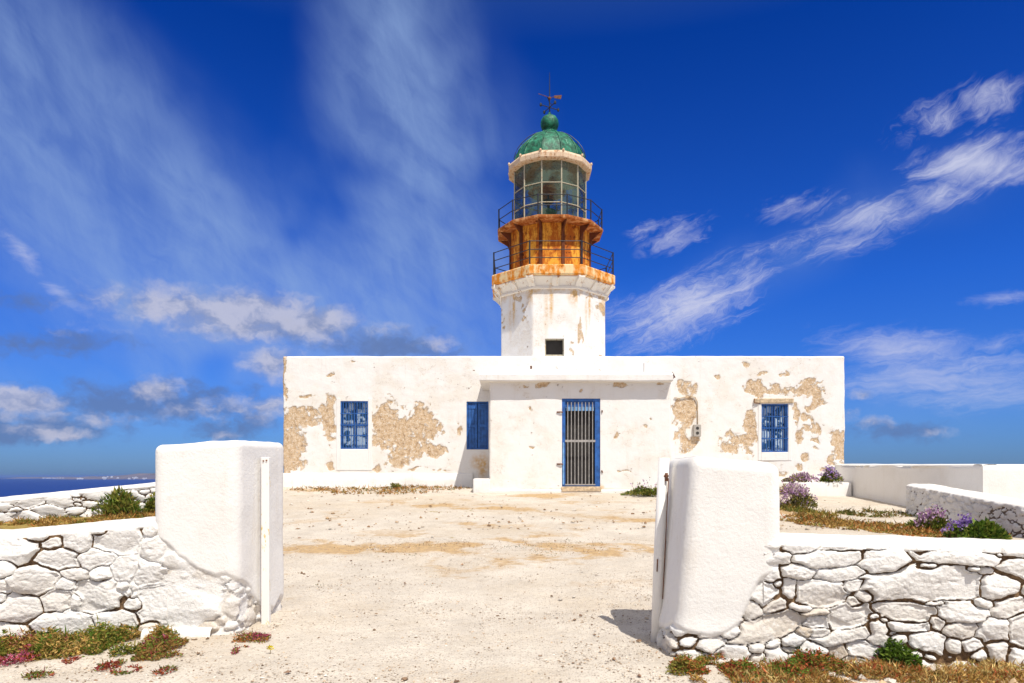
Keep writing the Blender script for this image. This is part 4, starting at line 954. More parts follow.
for i in range(8):
    for k in (0, .5):
        a0 = O8 + i * pi / 4; R = 2.06 / cos(pi / 8); p = np.array([cos(a0), sin(a0)]) * R; q = np.array([cos(a0 + pi / 4), sin(a0 + pi / 4)]) * R
        m = p + (q - p) * k; dr_ = m / np.linalg.norm(m); tt = np.array([-dr_[1], dr_[0]]); ext = .36 if k == 0 else .30
        vs = []
        for (o, z) in ((-.05, 8.78), (.06, 8.80), (.20, 8.95), (ext, 9.06), (ext, 9.138), (-.05, 9.138)):
            for sg in (-1, 1): v = m + dr_ * o + tt * .13 * sg; vs.append((TX + v[0], TY + v[1], z))
        fs = [(2 * j, 2 * j + 1, (2 * j + 3) % 12, (2 * j + 2) % 12) for j in range(6)] + [tuple(range(0, 12, 2))[::-1], tuple(range(1, 12, 2))]
        cb = MB(); cb.add(vs, fs); cb.build('corbel', M['corbel'], tower, .012)
# rusted iron drum between the galleries
LX = PX(549.6, 28)
def ngon(n, r, z, off, cx=LX): return [(cx + r * cos(off + 2 * pi * i / n), TY + r * sin(off + 2 * pi * i / n), z) for i in range(n)]
O12 = -pi / 2 - pi / 12
MB().lathe([(1.60, 9.56), (1.60, 11.40)], 12, LX, TY, O12, True).lathe([(1.66, 9.57), (1.66, 9.70), (1.61, 9.72)], 12, LX, TY, O12, True).build('drum', M['drum'], tower)
for i in range(12):
    a0 = O12 + i * pi / 6; d_ = (cos(a0), sin(a0)); t_ = (-d_[1], d_[0]); R = 1.60 / cos(pi / 12)
    rb = MB(); w_ = .065
    prof = [(R - .05, 9.6), (R + .04, 9.6), (R + .04, 10.95), (R + .12, 11.15), (R + .42, 11.40), (R - .05, 11.40)]
    vs = [(LX + d_[0] * r_ + t_[0] * w_ * sg * (1 if r_ < R + .05 else .35), TY + d_[1] * r_ + t_[1] * w_ * sg * (1 if r_ < R + .05 else .35), z) for r_, z in prof for sg in (-1, 1)]
    fs = [(2 * j, 2 * j + 1, (2 * j + 3) % 12, (2 * j + 2) % 12) for j in range(6)] + [tuple(range(0, 12, 2))[::-1], tuple(range(1, 12, 2))]
    rb.add(vs, fs).build('bracket', M['rib'], tower)
MB().lathe([(1.5, 11.405), (2.10, 11.41), (2.12, 11.43), (2.12, 11.51), (2.10, 11.53), (1.3, 11.53)], 12, LX, TY, O12, True).build('upper_gallery', M['gallery'], tower, .008)
def railing(n, r, z0, h, off, rails, rad, cx, bar):
    v = ngon(n, r, z0, off, cx); root = None
    rl = MB()
    for f in rails:
        for i in range(n):
            p, q = v[i], v[(i + 1) % n]; rl.tube([(p[0], p[1], z0 + h * f), (q[0], q[1], z0 + h * f)], rad, 6)
    root = rl.build('railing', M['darkmetal'], tower)
    for i in range(n):
        MB().tube([v[i], (v[i][0], v[i][1], z0 + h + .02)], bar, 8).build('post', M['darkmetal'], root)
railing(8, 2.36 / cos(pi / 8), 9.50, .93, O8, (1.0, .66, .33), .017, TX, .030)
railing(12, 2.07 / cos(pi / 12), 11.50, .80, O12, (1.0, .5), .017, LX, .028)
# lantern
z0, z1 = 11.53, 13.92; RL = 1.44
MB().lathe([(RL + .03, z0), (RL + .03, z0 + .10), (RL - .05, z0 + .10)], 12, LX, TY, O12, True).build('lantern_sill', M['ringpaint'], tower)
c12 = ngon(12, RL / cos(pi / 12), 0, O12)
MB().lathe([(RL - .05, z0 + .01), (RL - .05, z0 + .06)], 12, LX, TY, O12, True).build('lantern_floor', M['gallery'], tower)
for i in range(12):
    p, q = Vector(c12[i]), Vector(c12[(i + 1) % 12])
    pn = MB().add([(p.x, p.y, z0 + .1), (q.x, q.y, z0 + .1), (q.x, q.y, z1), (p.x, p.y, z1)], [(0, 1, 2, 3)]).build('lantern_pane', M['pane'], tower)
    fr = MB().tube([(p.x, p.y, z0 + .1), (p.x, p.y, z1)], .028, 6)
    for zz in (12.26, 13.03): fr.tube([(p.x, p.y, zz), (q.x, q.y, zz)], .022, 6)
    fr.build('glazing_bar', M['mullion'], tower)
MB().lathe([(1.35, 13.88), (1.60, 13.90), (1.67, 13.93), (1.68, 14.10), (1.62, 14.20), (1.5, 14.26)], 12, LX, TY, O12, True).build('lantern_cornice', M['ringpaint'], tower, .01)
for p in ngon(12, 1.66 / cos(pi / 12), 14.18, O12): MB().lathe([(.035, p[2] - .04), (.05, p[2]), (.03, p[2] + .06)], 8, p[0], p[1]).build('knob', M['ringpaint'], tower)
dome_prof = [(1.44, 14.22), (1.41, 14.38), (1.35, 14.60), (1.25, 14.82), (1.11, 15.02), (.94, 15.20), (.76, 15.36), (.56, 15.48), (.40, 15.56), (.30, 15.66)]
MB().lathe(dome_prof, 12, LX, TY, O12, True).build('dome', M['copper'], tower)
for i in range(12):
    a0 = O12 + i * pi / 6; MB().tube([(LX + cos(a0) * r_ / cos(pi / 12), TY + sin(a0) * r_ / cos(pi / 12), z) for r_, z in dome_prof], .035, 6).build('dome_rib', M['copper'], tower, 0, True)
MB().lathe([(.34, 15.62), (.30, 15.68), (.24, 15.72), (.22, 15.76), (.27, 15.79), (.33, 15.84), (.365, 15.95), (.375, 16.06), (.35, 16.18), (.28, 16.29), (.17, 16.36), (.07, 16.40), (.05, 16.5)], 24, LX, TY).build('finial', M['copper'], tower, 0, True)
for a0 in (-pi * .93, -pi * .10):
    gr = MB(); gp = [(LX + cos(a0) * (r_ + .09), TY + sin(a0) * (r_ + .09), z + .08) for r_, z in dome_prof[1:-1]]; gr.tube(gp, .016, 6)
    for k in (0, 3, 6): gr.tube([gp[k], (gp[k][0] - cos(a0) * .12, gp[k][1] - sin(a0) * .12, gp[k][2] - .12)], .012, 5)
    gr.build('grab_rail', M['darkmetal'], tower)
# weather vane
vane = MB().tube([(LX, TY, 16.4), (LX, TY, 17.2), (LX, TY, 18.15)], [.028, .022, .008], 8).build('weather_vane', M['darkmetal'], tower)
MB().lathe([(.01, 17.02), (.06, 17.07), (.06, 17.12), (.01, 17.17)], 10, LX, TY).build('ball', M['rustiron'], vane)
ar = MB()
for a0 in (.5, .5 + pi / 2, .5 + pi, .5 + 1.5 * pi):
    dx, dy = cos(a0) * .42, sin(a0) * .42; ar.tube([(LX, TY, 16.72), (LX + dx, TY + dy, 16.72)], .016, 6)
    ar.lathe([(.01, 16.64), (.05, 16.68), (.05, 16.76), (.01, 16.80)], 6, LX + dx, TY + dy)
for a0 in (1.2, 1.2 + pi):
    ar.tube([(LX, TY, 16.9), (LX + cos(a0) * .3, TY + sin(a0) * .3, 17.0)], .014, 6)
ar.build('compass_arm', M['darkmetal'], vane)
MB().tube([(LX - .46, TY, 17.28), (LX, TY, 17.12), (LX + .3, TY, 17.16)], .012, 6).add([(LX + .18, TY - .01, 17.20), (LX + .5, TY - .01, 17.22), (LX + .46, TY - .01, 17.06), (LX + .2, TY - .01, 17.10), (LX + .18, TY + .01, 17.20), (LX + .5, TY + .01, 17.22), (LX + .46, TY + .01, 17.06), (LX + .2, TY + .01, 17.10)], [(0, 1, 2, 3), (7, 6, 5, 4), (0, 4, 5, 1), (1, 5, 6, 2), (2, 6, 7, 3), (3, 7, 4, 0)]).build('arrow', M['rustiron'], vane)
# lamp inside the lantern
lamp = MB().lathe([(.34, z0 + .06), (.30, z0 + .25), (.16, z0 + .3), (.14, z0 + .75), (.30, z0 + .8), (.34, z0 + .9), (.30, z0 + .95)], 16, LX - .05, TY).build('lamp_stand', M['copper'], tower, 0, True)
MB().lathe([(.06, z0 + .95), (.06, z0 + 1.2), (.20, z0 + 1.28), (.22, z0 + 1.36), (.05, z0 + 1.42), (.04, z0 + 1.6)], 12, LX - .05, TY).build('lamp', M['darkmetal'], lamp)
MB().lathe([(.75, 13.2), (.80, 13.25), (.5, 13.5), (.3, 13.88)], 16, LX - .1, TY + .1).build('lamp_hood', M['gallery'], tower)
adopt(tower)
for o in tower.children:
    pass

# ================================================================== yard walls on the right
def wall_box(name, label, pts, z0, ztop, thick, mat):
    """low wall through plan points; ztop per point"""
    g = empty(name, (pts[0][0], pts[0][1], z0), label, 'wall')
    for k in range(len(pts) - 1):
        a, b = np.array(pts[k]), np.array(pts[k + 1]); L = np.linalg.norm(b - a); u = (b - a) / L; nr = np.array([u[1], -u[0]])
        ns = int(L / .08) + 2; s = np.linspace(0, L, ns)
        zt = ztop[k] + (ztop[k + 1] - ztop[k]) * s / L
        prof = []
        nh = 18
        V = []
        for si, z in zip(s, zt):
            row = []
            p = a + u * si
            for j in range(nh + 1):
                zz = z0 + (z - .05 - z0) * j / nh; d_ = .012 * fbm(si * 1.6, zz * 1.6, k + 3, 3); row.append((*(p + nr * d_), zz))
            for t in (0, .25, .5, .75, 1.0): e = .05 * (1 - cos(t * pi / 2)); row.append((*(p - nr * e), z - .05 + .05 * sin(t * pi / 2) + .012 * fbm(si * 1.2, t, 5, 3)))
            for t in (.3, .7, 1): row.append((*(p - nr * (.05 + (thick - .1) * t)), z + .01 + .012 * fbm(si * 1.2, t * 2, 5, 3)))
            row.append((*(p - nr * thick), z - .05)); row.append((*(p - nr * thick), z0))
            V.append(row)
        V = np.array(V); npmesh('plaster', V, gridq(V.shape[0], V.shape[1]), mat, g)
    adopt(g); return g
zA, zA2 = PZ(464.2, 23.9), PZ(464.7, 16.7)
wall_box('yard_wall', 'smooth low whitewashed yard wall at the right end of the house, turning a corner', [(11.36, 23.98), (11.52, 16.7), (34, 16.4)], .2, [zA, zA2, zA2], .38, M['wash'])
def m_pebbledash():
    m, t, b = newmat('rough_lime_render'); co = objco(t); j = t.attr('joint').outputs['Fac']
    n = t.noise(co, 14, 5, .7).outputs[0]; n2 = t.noise(co, 30, 4, .65).outputs[0]
    c = t.mix(t.sstep(t.math('ADD', t.math('MULTIPLY', j, .35), t.math('MULTIPLY', n, .9)), .53, .66), WHITE, (.20, .15, .115))
    setb(t, b, col=c, rough=.95, spec=.1, normal=bump(t, n2, .9, .02, bump(t, n, .9, .03))); return m
M['dash'] = m_pebbledash()
def wallB():
    # runs towards the camera; the face looks to the left
    A, B = np.array([10.48, 18.1]), np.array([10.30, 7.0]); L = np.linalg.norm(B - A); u = (B - A) / L; nr = np.array([u[1], -u[0]]); th = .62
    g = empty('yard_wall', (10.5, 18.1, .5), 'rough cast low wall in shade on the right, purple flowers at its foot', 'wall')
    ns = int(L / .035); s = np.linspace(0, L, ns); yy = A[1] + u[1] * s; xx = A[0] + u[0] * s
    zt = np.interp(yy, [7, 13.9, 18.1], [PZ(505.5, 13.9) - .35, PZ(505.5, 13.9), PZ(484.3, 18.1)]); zg = gzf(xx, yy) - .15
    nf = 36; f = np.linspace(0, 1, nf)[None]; Z = zg[:, None] + (zt[:, None] - .06 - zg[:, None]) * f; Sx = np.repeat(s[:, None], nf, 1)
    h, j, b_, _ = stonefield(Sx, Z, [], 91, 900, (0, L, float(zg.min()), float(zt.max())), maxr=.10, minr=.03, depth=.05)
    h = h + .02 * fbm(Sx * 9, Z * 9, 3, 3); j = j * (fbm(Sx * 2, Z * 2, 8, 2) > -.1)
    V = np.zeros((ns, nf + 12, 3)); J = np.zeros((ns, nf + 12))
    V[:, :nf, 0] = xx[:, None] + nr[0] * h * .8; V[:, :nf, 1] = yy[:, None] + nr[1] * h * .8; V[:, :nf, 2] = Z; J[:, :nf] = j
    for k in range(12):
        if k < 4: a = (k + 1) / 4 * pi / 2; d_ = .06 * (1 - cos(a)); z = zt - .06 + .06 * sin(a)
        elif k < 10: d_ = .06 + (th - .1) * (k - 3) / 6; z = zt + .02 * fbm(s * 2, s * 0 + k, 4, 3) + .02
        else: d_ = th; z = zt - .08 if k == 10 else zg
        e = .03 * (1 - min(1, k / 4))
        V[:, nf + k, 0] = xx - nr[0] * (d_ - e); V[:, nf + k, 1] = yy - nr[1] * (d_ - e); V[:, nf + k, 2] = z
    Q = gridq(ns, nf + 12); jc = np.tile(np.arange(nf + 11), ns - 1); fm = jc >= nf - 3
    sub('masonry', V, Q, ~fm, M['dash'], g, {'joint': J}); sub('capping', V, Q, fm, M['cap'], g, {'joint': J})
    ring = V[0]; cen = ring.mean(0); k = len(ring); npmesh('wall_end', np.vstack([ring, cen]), [((i + 1) % k, i, k) for i in range(k)], M['cap'], g, smooth=False)
    adopt(g)
wallB()
g = empty('stone_bench', (10.7, 23.3, 1.0), 'low whitewashed ledge against the foot of the house beside the yard wall', 'ledge')
MB().box(PX(797, 22.8), 11.34, 22.75, 23.93, .7, PZ(482.5, 22.75)).build('ledge', M['wash'], g, .06, True, 3); adopt(g)
bx, by = G(658, 493); 
g = empty('stone_block', (bx, by, float(gz(bx, by))), 'small upright whitewashed block beside the green plant at the porch corner', 'block')
MB().add([(-.11, -.1, -.1), (.12, -.1, -.1), (.12, .12, -.1), (-.11, .12, -.1), (-.09, -.09, .27), (.10, -.08, .29), (.09, .10, .28), (-.08, .1, .26)], [(0, 3, 2, 1), (4, 5, 6, 7), (0, 1, 5, 4), (1, 2, 6, 5), (2, 3, 7, 6), (3, 0, 4, 7)]).build('block', M['cap'], g, .03)

# ================================================================== plants, gravel
def leaves(name, C, D, Wd, L, col, parent=None, curl=.25, seed=1):
    """every leaf a bent four-vertex blade: base C, direction D, width, length, colour"""
    r = np.random.default_rng(seed); n = len(C); D = D / np.linalg.norm(D, axis=1)[:, None]
    rv = r.normal(size=(n, 3)); side = np.cross(D, rv); side /= np.linalg.norm(side, axis=1)[:, None]; up = np.cross(side, D)
    W2 = (Wd / 2)[:, None]; L_ = L[:, None]
    mid = C + D * L_ * .45 + up * L_ * curl * .35
    V = np.stack([C, mid - side * W2, C + D * L_ - up * L_ * curl * .3, mid + side * W2], 1).reshape(-1, 3)
    Q = np.arange(4 * n).reshape(n, 4); T = np.concatenate([Q[:, [0, 1, 2]], Q[:, [0, 2, 3]]])
    return npmesh(name, V, T, M['foliage'], parent, smooth=False, cols=np.repeat(col, 4, 0))
def pick(r, n, cols, w=None, var=.25):
    c = np.array(cols)[r.choice(len(cols), n, p=None if w is None else np.array(w) / sum(w))]
    return np.clip(c * (1 + var * r.normal(size=(n, 1))), .004, .95)
GREENS = [(.09, .16, .015), (.15, .22, .03), (.05, .09, .015), (.22, .25, .04)]
OLIVE = [(.16, .17, .03), (.24, .22, .04), (.09, .11, .02), (.32, .26, .06)]
DRY = [(.42, .26, .07), (.55, .36, .12), (.30, .17, .05), (.48, .22, .06), (.62, .48, .2)]
RED = [(.30, .055, .03), (.42, .10, .04), (.22, .03, .03), (.45, .18, .05)]
PINK = [(.45, .10, .18), (.55, .18, .28), (.35, .05, .10)]
PURPLE = [(.26, .16, .48), (.36, .22, .55), (.50, .36, .62), (.20, .11, .40)]
MAUVE = [(.50, .28, .46), (.62, .44, .58), (.36, .20, .38), (.42, .36, .26)]
STEM = [(.28, .20, .09), (.16, .15, .05)]
def mound_pts(r, n, cx, cy, rx, ry, h, hole=.0, lumps=9):
    """points in a lumpy low dome standing on the ground"""
    lc = np.stack([cx + rx * .65 * r.normal(size=lumps) * .6, cy + ry * .65 * r.normal(size=lumps) * .6], 1); lh = h * (.55 + .6 * r.random(lumps)); lr = .30 + .35 * r.random(lumps)
    k = r.integers(0, lumps, n); a = r.random(n) * 2 * pi; q = np.sqrt(r.random(n))
    x = lc[k, 0] + rx * lr[k] * q * np.cos(a); y = lc[k, 1] + ry * lr[k] * q * np.sin(a)
    top = lh[k] * np.sqrt(np.clip(1 - q * q, 0.02, 1)); z = top * (1 - .55 * r.random(n) ** 2)
    z = z * np.clip(1.25 - np.hypot((x - cx) / rx, (y - cy) / ry) * .6, .25, 1)
    return x, y, z
def bush(px, py, wpx, hpx, n, lsize, cols, w, label, name='shrub', cat='shrub', Y=None, zb=None, flowers=None, nf=0, fh=.35, seed=1, group=None, aspect=.8, lwid=.4, up=.8, stems=12):
    r = np.random.default_rng(seed)
    if Y is None: X, Y = G(px, py)
    else: X = PX(px, Y)
    z0 = float(gzf(X, Y)) if zb is None else zb
    rx = wpx / 2 / F * Y; h = hpx / F * Y; ry = rx * aspect
    x, y, z = mound_pts(r, n, 0, 0, rx, ry, h)
    C = np.stack([x, y, z], 1); D = np.stack([x / rx * .8, y / ry * .8, 0 * z + up], 1) + r.normal(size=(n, 3)) * .55
    root = empty(name, (X, Y, z0), label, cat, group)
    leaves('foliage', C, D, lsize * lwid * (.7 + .6 * r.random(n)), lsize * (.6 + .8 * r.random(n)), pick(r, n, cols, w), root, seed=seed)
    if stems:
        st = MB()
        for i in range(stems):
            a = r.random() * 2 * pi; q = r.random() * .8; tx, ty = rx * q * cos(a), ry * q * sin(a); st.tube([(tx * .15, ty * .15, -.03), (tx * .6, ty * .6, h * .4), (tx, ty, h * (.95 - .4 * q))], [.008, .006, .003], 5)
        st.build('stem', M['twig'], root)
    if nf:
        x, y, z = mound_pts(r, nf, 0, 0, rx * 1.02, ry * 1.02, h); z = z * .5 + h * (.45 + fh * r.random(nf))
        z = z * np.clip(1.15 - .5 * np.hypot(x / rx, y / ry) ** 2, .3, 1.2)
        k = 3; xx = np.repeat(x, k); yy = np.repeat(y, k); zz = np.repeat(z, k)
        C = np.stack([xx, yy, zz], 1) + r.normal(size=(nf * k, 3)) * lsize * .22; D = r.normal(size=(nf * k, 3)) + np.array([0, 0, .7])
        leaves('flowers', C, D, np.full(nf * k, lsize * .45), lsize * (.4 + .4 * r.random(nf * k)), pick(r, nf * k, flowers), root, seed=seed + 1)
    return root
M['twig'] = m_plain('dry_twig', (.20, .14, .07), .9, 0, .3, 20)

bush(126, 512, 48, 22, 1400, .15, GREENS[:2] + OLIVE[:2] + GREENS[3:] + OLIVE[3:], None, 'leafy green bush before the far wall, close to the left gate pillar', Y=16.3, zb=None, seed=3, lwid=.3, up=1.0)
bush(152, 510, 10, 16, 350, .14, GREENS + OLIVE, None, 'narrow green plant just left of the left gate pillar, far wall behind', Y=16.7, seed=4, lwid=.3)
bush(648, 496, 46, 8, 1500, .09, OLIVE + GREENS[:1], None, 'spreading olive green plant at the right foot of the porch', flowers=MAUVE, nf=40, fh=1.2, seed=5, aspect=.6, stems=26)
bush(795, 506, 38, 18, 1200, .09, OLIVE + MAUVE[3:], None, 'round mauve flowering bush in the yard behind the right gate pillar', flowers=MAUVE, nf=300, fh=.5, seed=6)
bush(829, 484, 20, 12, 900, .10, OLIVE + GREENS, None, 'violet flowering plant on the white ledge where house and yard wall meet', Y=22.95, zb=PZ(483, 22.9) , flowers=PURPLE + MAUVE, nf=200, fh=.35, seed=7)
bush(802, 484, 26, 8, 600, .10, MAUVE + OLIVE, None, 'low mauve flowering plant on the left end of the white ledge', Y=23.1, zb=PZ(483, 23.0), flowers=MAUVE, nf=170, fh=.35, seed=8)
bush(786, 482, 14, 9, 300, .10, OLIVE + DRY, None, 'dry little plant against the house wall behind the right gate pillar', Y=23.3, seed=18)
bush(932, 521, 38, 13, 1500, .10, GREENS + OLIVE, None, 'green plant with pinkish flowers at the far end of the rough cast wall', flowers=MAUVE, nf=200, fh=.75, seed=9)
bush(982, 537, 42, 16, 2200, .12, GREENS, None, 'broad leaved green plant at the foot of the shaded rough cast wall', seed=10, lwid=.6)
bush(964, 533, 46, 14, 500, .10, GREENS, None, 'violet flowering plant between the two green plants by the rough cast wall', flowers=PURPLE, nf=150, fh=.6, seed=11)
bush(395, 489, 12, 5, 240, .08, OLIVE, None, 'small green tuft at the foot of the house left of the porch', Y=23.2, seed=12)

def cover(name, label, ells, n, size, cols, w=None, seed=1, h=.05, parent=None, grass=.3, kind='stuff', cat='ground cover', zoff=0, group=None):
    """low creeping plants over ground ellipses given at their photo positions"""
    r = np.random.default_rng(seed); areas = []
    E = gell(ells); wt_ = np.array([e[2] * e[3] for e in E]); wt_ /= wt_.sum(); k = r.choice(len(E), n, p=wt_)
    E = np.array(E); a = r.random(n) * 2 * pi; q = r.random(n) ** .55
    X = E[k, 0] + E[k, 2] * q * np.cos(a); Y = E[k, 1] + E[k, 3] * q * np.sin(a)
    nn = fbm(X * 5, Y * 5, seed, 3); keep = nn > -.12 + (E[k, 4] < 1) * .1; X, Y, nn = X[keep], Y[keep], nn[keep]; n = len(X)
    hh = h * (.25 + 1.6 * np.clip(nn + .15, 0, 1)) * (1 - .5 * q[keep])
    z = gzf(X, Y) + hh * r.random(n) + .004
    gr = r.random(n) < grass
    D = np.stack([r.normal(size=n) * .8, r.normal(size=n) * .8, np.where(gr, .75, .35)], 1)
    Wd = size * np.where(gr, .10, .5) * (.7 + .6 * r.random(n)); L = size * np.where(gr, 2.0, 1.0) * (.5 + .9 * r.random(n)) * (.7 + .6 * np.clip(nn + .3, 0, 1))
    c0 = np.array(cols); pn = fbm(X * 3.1, Y * 3.1, seed + 7, 3); idx = np.clip(((pn + .45 + .25 * r.normal(size=n)) / .9 * len(c0)).astype(int), 0, len(c0) - 1)
    col = np.clip(c0[idx] * (1 + .25 * r.normal(size=(n, 1))), .005, .9)
    cx, cy = float(X.mean()), float(Y.mean()); cz = float(gz(cx, cy))
    C = np.stack([X - cx, Y - cy, z - cz], 1)
    o = leaves(name, C, D, Wd, L, col, None, seed=seed); o.location = (cx, cy, cz)
    return tag(o, label, cat, group, kind)
cover('succulent_mat', 'thick green and yellow creeping plants along the foot of the left rubble wall', [(100, 648, 66, 13, 1), (50, 655, 54, 9, 1), (142, 643, 30, 14, 1), (30, 652, 40, 10, 1)], 19000, .035, [OLIVE[1], GREENS[1], GREENS[0], DRY[0], OLIVE[3], DRY[1]], seed=31, h=.21, grass=.15)
cover('succulent_mat', 'red and pink creeping plants at the bottom left corner of the picture', [(18, 656, 36, 13, 1), (8, 648, 22, 9, 1)], 7500, .03, PINK[:1] + RED + OLIVE[:2] + DRY[:2], seed=32, h=.16, grass=.1)
cover('succulent_mat', 'pink and green creeping clump before the ledge of the left gate pillar', [(160, 648, 22, 8, 1), (158, 658, 24, 4, .9), (133, 662, 12, 4, .8)], 3600, .028, [PINK[0], GREENS[0], OLIVE[1], RED[2], GREENS[1], DRY[2]], seed=33, h=.06, grass=.05)
cover('succulent_mat', 'small pink and olive creeping clump at the foot of the left gate post', [(218, 654, 20, 5, 1), (250, 643, 18, 6, 1)], 2600, .026, [PINK[2], PINK[0], OLIVE[0], OLIVE[1], RED[3]], seed=34, h=.08, grass=.1)
cover('dry_weeds', 'dark little dried weeds dotted over the pale gravel by the left gate pillar', [(125, 672, 14, 3, .8), (108, 668, 10, 2, .8), (165, 672, 10, 3, .8), (40, 676, 14, 4, .8), (70, 662, 6, 2, .8), (58, 590, 1, 1, .1)], 900, .03, RED[:3] + OLIVE[:1], seed=35, h=.03, grass=.1)
cover('succulent_mat', 'rusty red creeping plants at the foot of the right gate pillar', [(735, 664, 60, 7, 1), (700, 668, 30, 7, 1), (690, 675, 24, 6, 1), (800, 668, 50, 9, 1), (760, 676, 50, 7, 1)], 19000, .028, [GREENS[1], RED[1], RED[0], RED[3], GREENS[0], DRY[3], OLIVE[1]], seed=36, h=.14, grass=.08)
cover('dry_grass', 'straw coloured dry grass along the foot of the right rubble wall', [(850, 677, 100, 12, 1), (950, 682, 90, 14, 1), (780, 682, 90, 8, 1), (1000, 676, 40, 10, 1)], 14000, .03, DRY + RED[1:2] + OLIVE[:1] + DRY, seed=37, h=.07, grass=.5)
cover('succulent_mat', 'dark green plant with pink flowers growing low at the right rubble wall', [(895, 664, 22, 7, 1), (800, 662, 14, 6, 1)], 4200, .04, GREENS[:3] + GREENS[2:3] + PINK[1:2], seed=38, h=.22, grass=.05)
cover('ground_cover', 'brown and yellow ground cover in the yard behind the right rubble wall', [(900, 524, 105, 8, 1), (830, 521, 50, 5, .9), (960, 528, 40, 7, 1)], 16000, .07, DRY + OLIVE[:2] + RED[3:4], seed=39, h=.05, grass=.2)
cover('ground_cover', 'low olive green growth round the mauve bush in the yard', [(800, 508, 34, 4, 1), (815, 517, 20, 2, .9)], 2600, .08, OLIVE + DRY[:1], seed=40, h=.06, grass=.3)
cover('ground_cover', 'line of dry weeds along the foot of the smooth yard wall', [(875, 507, 38, 3, .9)], 1500, .07, [OLIVE[2], DRY[2], OLIVE[0]], seed=41, h=.04, grass=.3)
cover('ground_cover', 'brown weeds along the foot of the house left of the porch', [(420, 489, 50, 2, 1), (330, 490, 40, 2, .8), (380, 493, 60, 2, .7)], 3200, .07, DRY[2:4] + OLIVE[2:3] + DRY[:1], seed=42, h=.05, grass=.3)
cover('dry_grass', 'strip of brownish grass between the two rubble walls on the left', [(60, 521, 110, 6, 1), (130, 514, 40, 5, 1), (-30, 526, 60, 6, 1)], 16000, .06, DRY[:4] + OLIVE[:2], seed=43, h=.035, grass=.35)
cover('dry_weeds', 'few scattered dry weeds on the open gravel of the yard', [(440, 585, 30, 2, .9), (440, 550, 60, 8, .6), (345, 552, 40, 6, .6), (645, 598, 12, 3, 1), (560, 549, 60, 8, .6), (330, 585, 16, 3, .7), (450, 610, 8, 2, .8), (655, 655, 18, 4, .9)], 1500, .022, DRY[2:4] + OLIVE[2:3], seed=44, h=.02, grass=.3)
yx, yy_ = G(270, 655)
fl = empty('yellow_flower', (yx, yy_, float(gz(yx, yy_))), 'single tiny yellow flower on the gravel right of the left gate post', 'flower')
rr_ = np.random.default_rng(5); nfl = 26
leaves('petals', np.stack([rr_.normal(size=nfl) * .012, rr_.normal(size=nfl) * .012, .05 + rr_.random(nfl) * .03], 1), rr_.normal(size=(nfl, 3)) + np.array([0, 0, .5]), np.full(nfl, .016), np.full(nfl, .024), pick(rr_, nfl, [(.75, .60, .02)]), fl)
MB().tube([(0, 0, -.01), (.005, 0, .06)], .003, 5).build('stem', M['twig'], fl)

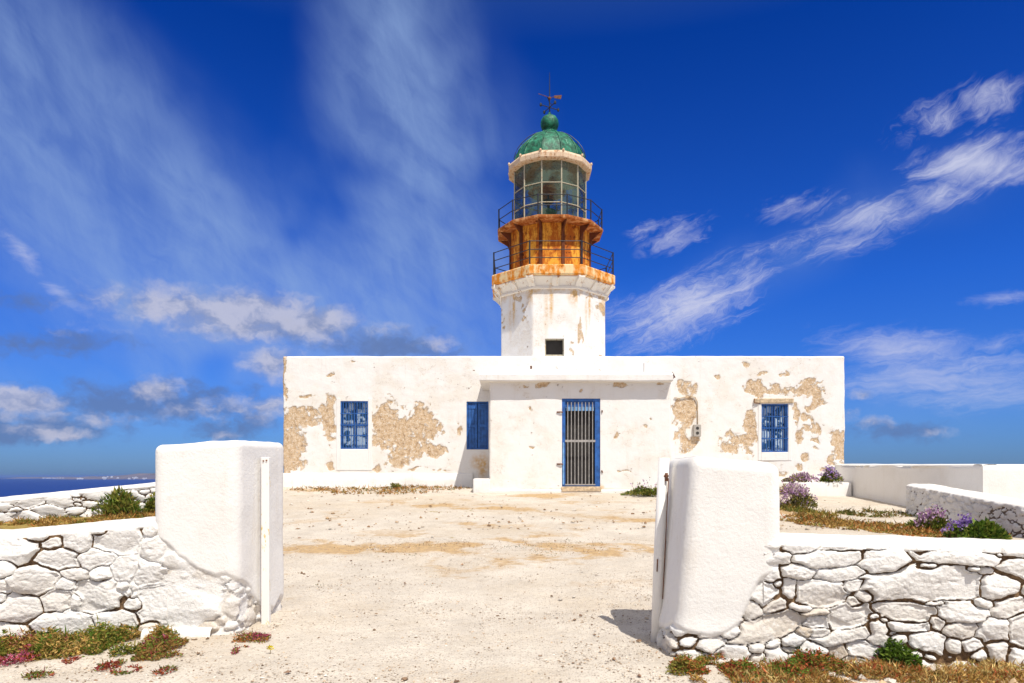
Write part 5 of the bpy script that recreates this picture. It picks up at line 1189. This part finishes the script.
# loose gravel and stones on the ground
def pebbles(name, label, n, xr, yr, smin, smax, cols, seed, power=2.2):
    r = np.random.default_rng(seed); X = r.uniform(*xr, n); u = r.random(n); Y = yr[0] + (yr[1] - yr[0]) * u ** 1.6
    nn = fbm(X * 1.5, Y * 1.5, seed, 3); k = nn > -.25; X, Y = X[k], Y[k]; n = len(X)
    sz = smin + (smax - smin) * r.random(n) ** power * 1.0
    base = np.array([(1, 0, 0), (0, 1, 0), (-1, 0, 0), (0, -1, 0), (0, 0, .75), (0, 0, -.5), (.6, .6, .4), (-.6, .6, .35), (-.6, -.6, .4), (.6, -.6, .35)], float)
    T = np.array([(0, 6, 4), (6, 1, 4), (1, 7, 4), (7, 2, 4), (2, 8, 4), (8, 3, 4), (3, 9, 4), (9, 0, 4), (0, 1, 6), (1, 2, 7), (2, 3, 8), (3, 0, 9)])
    jit = 1 + .35 * r.normal(size=(n, 10, 1)) * .6; st = r.uniform(.6, 1.3, (n, 1, 3)); V = base[None] * jit * st * sz[:, None, None]
    a = r.random(n) * 2 * pi; ca, sa = np.cos(a)[:, None], np.sin(a)[:, None]; x, y = V[..., 0] * ca - V[..., 1] * sa, V[..., 0] * sa + V[..., 1] * ca
    V = np.stack([x + X[:, None], y + Y[:, None], V[..., 2] + (gz(X, Y) + sz * .25)[:, None]], -1)
    Q = (T[None] + 10 * np.arange(n)[:, None, None]).reshape(-1, 3)
    return tag(npmesh(name, V, Q, M['pebble'], smooth=False, cols=np.repeat(pick(r, n, cols, None, .15), 10, 0)), label, 'gravel', None, 'stuff')
pebbles('gravel', 'fine pale gravel strewn over the drive between the gate pillars', 42000, (-6.5, 6.5), (4.9, 13), .003, .013, [(.6, .53, .45), (.46, .38, .3), (.66, .6, .53), (.28, .2, .14), (.55, .42, .3)], 71)
pebbles('loose_stones', 'loose brown and white stones lying about the drive', 900, (-5.0, 6), (5.1, 17), .009, .028, [(.62, .56, .48), (.34, .22, .14), (.24, .15, .10), (.5, .4, .3), (.2, .13, .08)], 72, 4)
pebbles('loose_stones', 'loose brown stones scattered in the yard before the house', 1100, (-8, 10), (14, 23.3), .015, .05, [(.55, .45, .34), (.30, .19, .11), (.42, .28, .16), (.26, .16, .09), (.62, .56, .48)], 73, 3)

pebbles('loose_stones', 'pale broken stones among the dry grass under the right rubble wall', 900, (2.2, 6.5), (5.0, 5.75), .012, .05, [(.62, .56, .48), (.5, .36, .22), (.66, .6, .52), (.42, .28, .16)], 74, 2.5)
# ================================================================== sea haze
hm = bpy.data.materials.new('haze'); hm.use_nodes = True; ht = NT(hm.node_tree); ht.n.clear()
hv = ht.new('ShaderNodeVolumePrincipled', {'Color': (.30, .48, .95, 1), 'Density': 4.5e-5, 'Anisotropy': 0.2})
ht.new('ShaderNodeOutputMaterial', {'Volume': hv.outputs[0]})
hb = MB().box(-44000, 44000, -44000, 44000, -66, 24).build('haze', hm); tag(hb, kind='stuff')
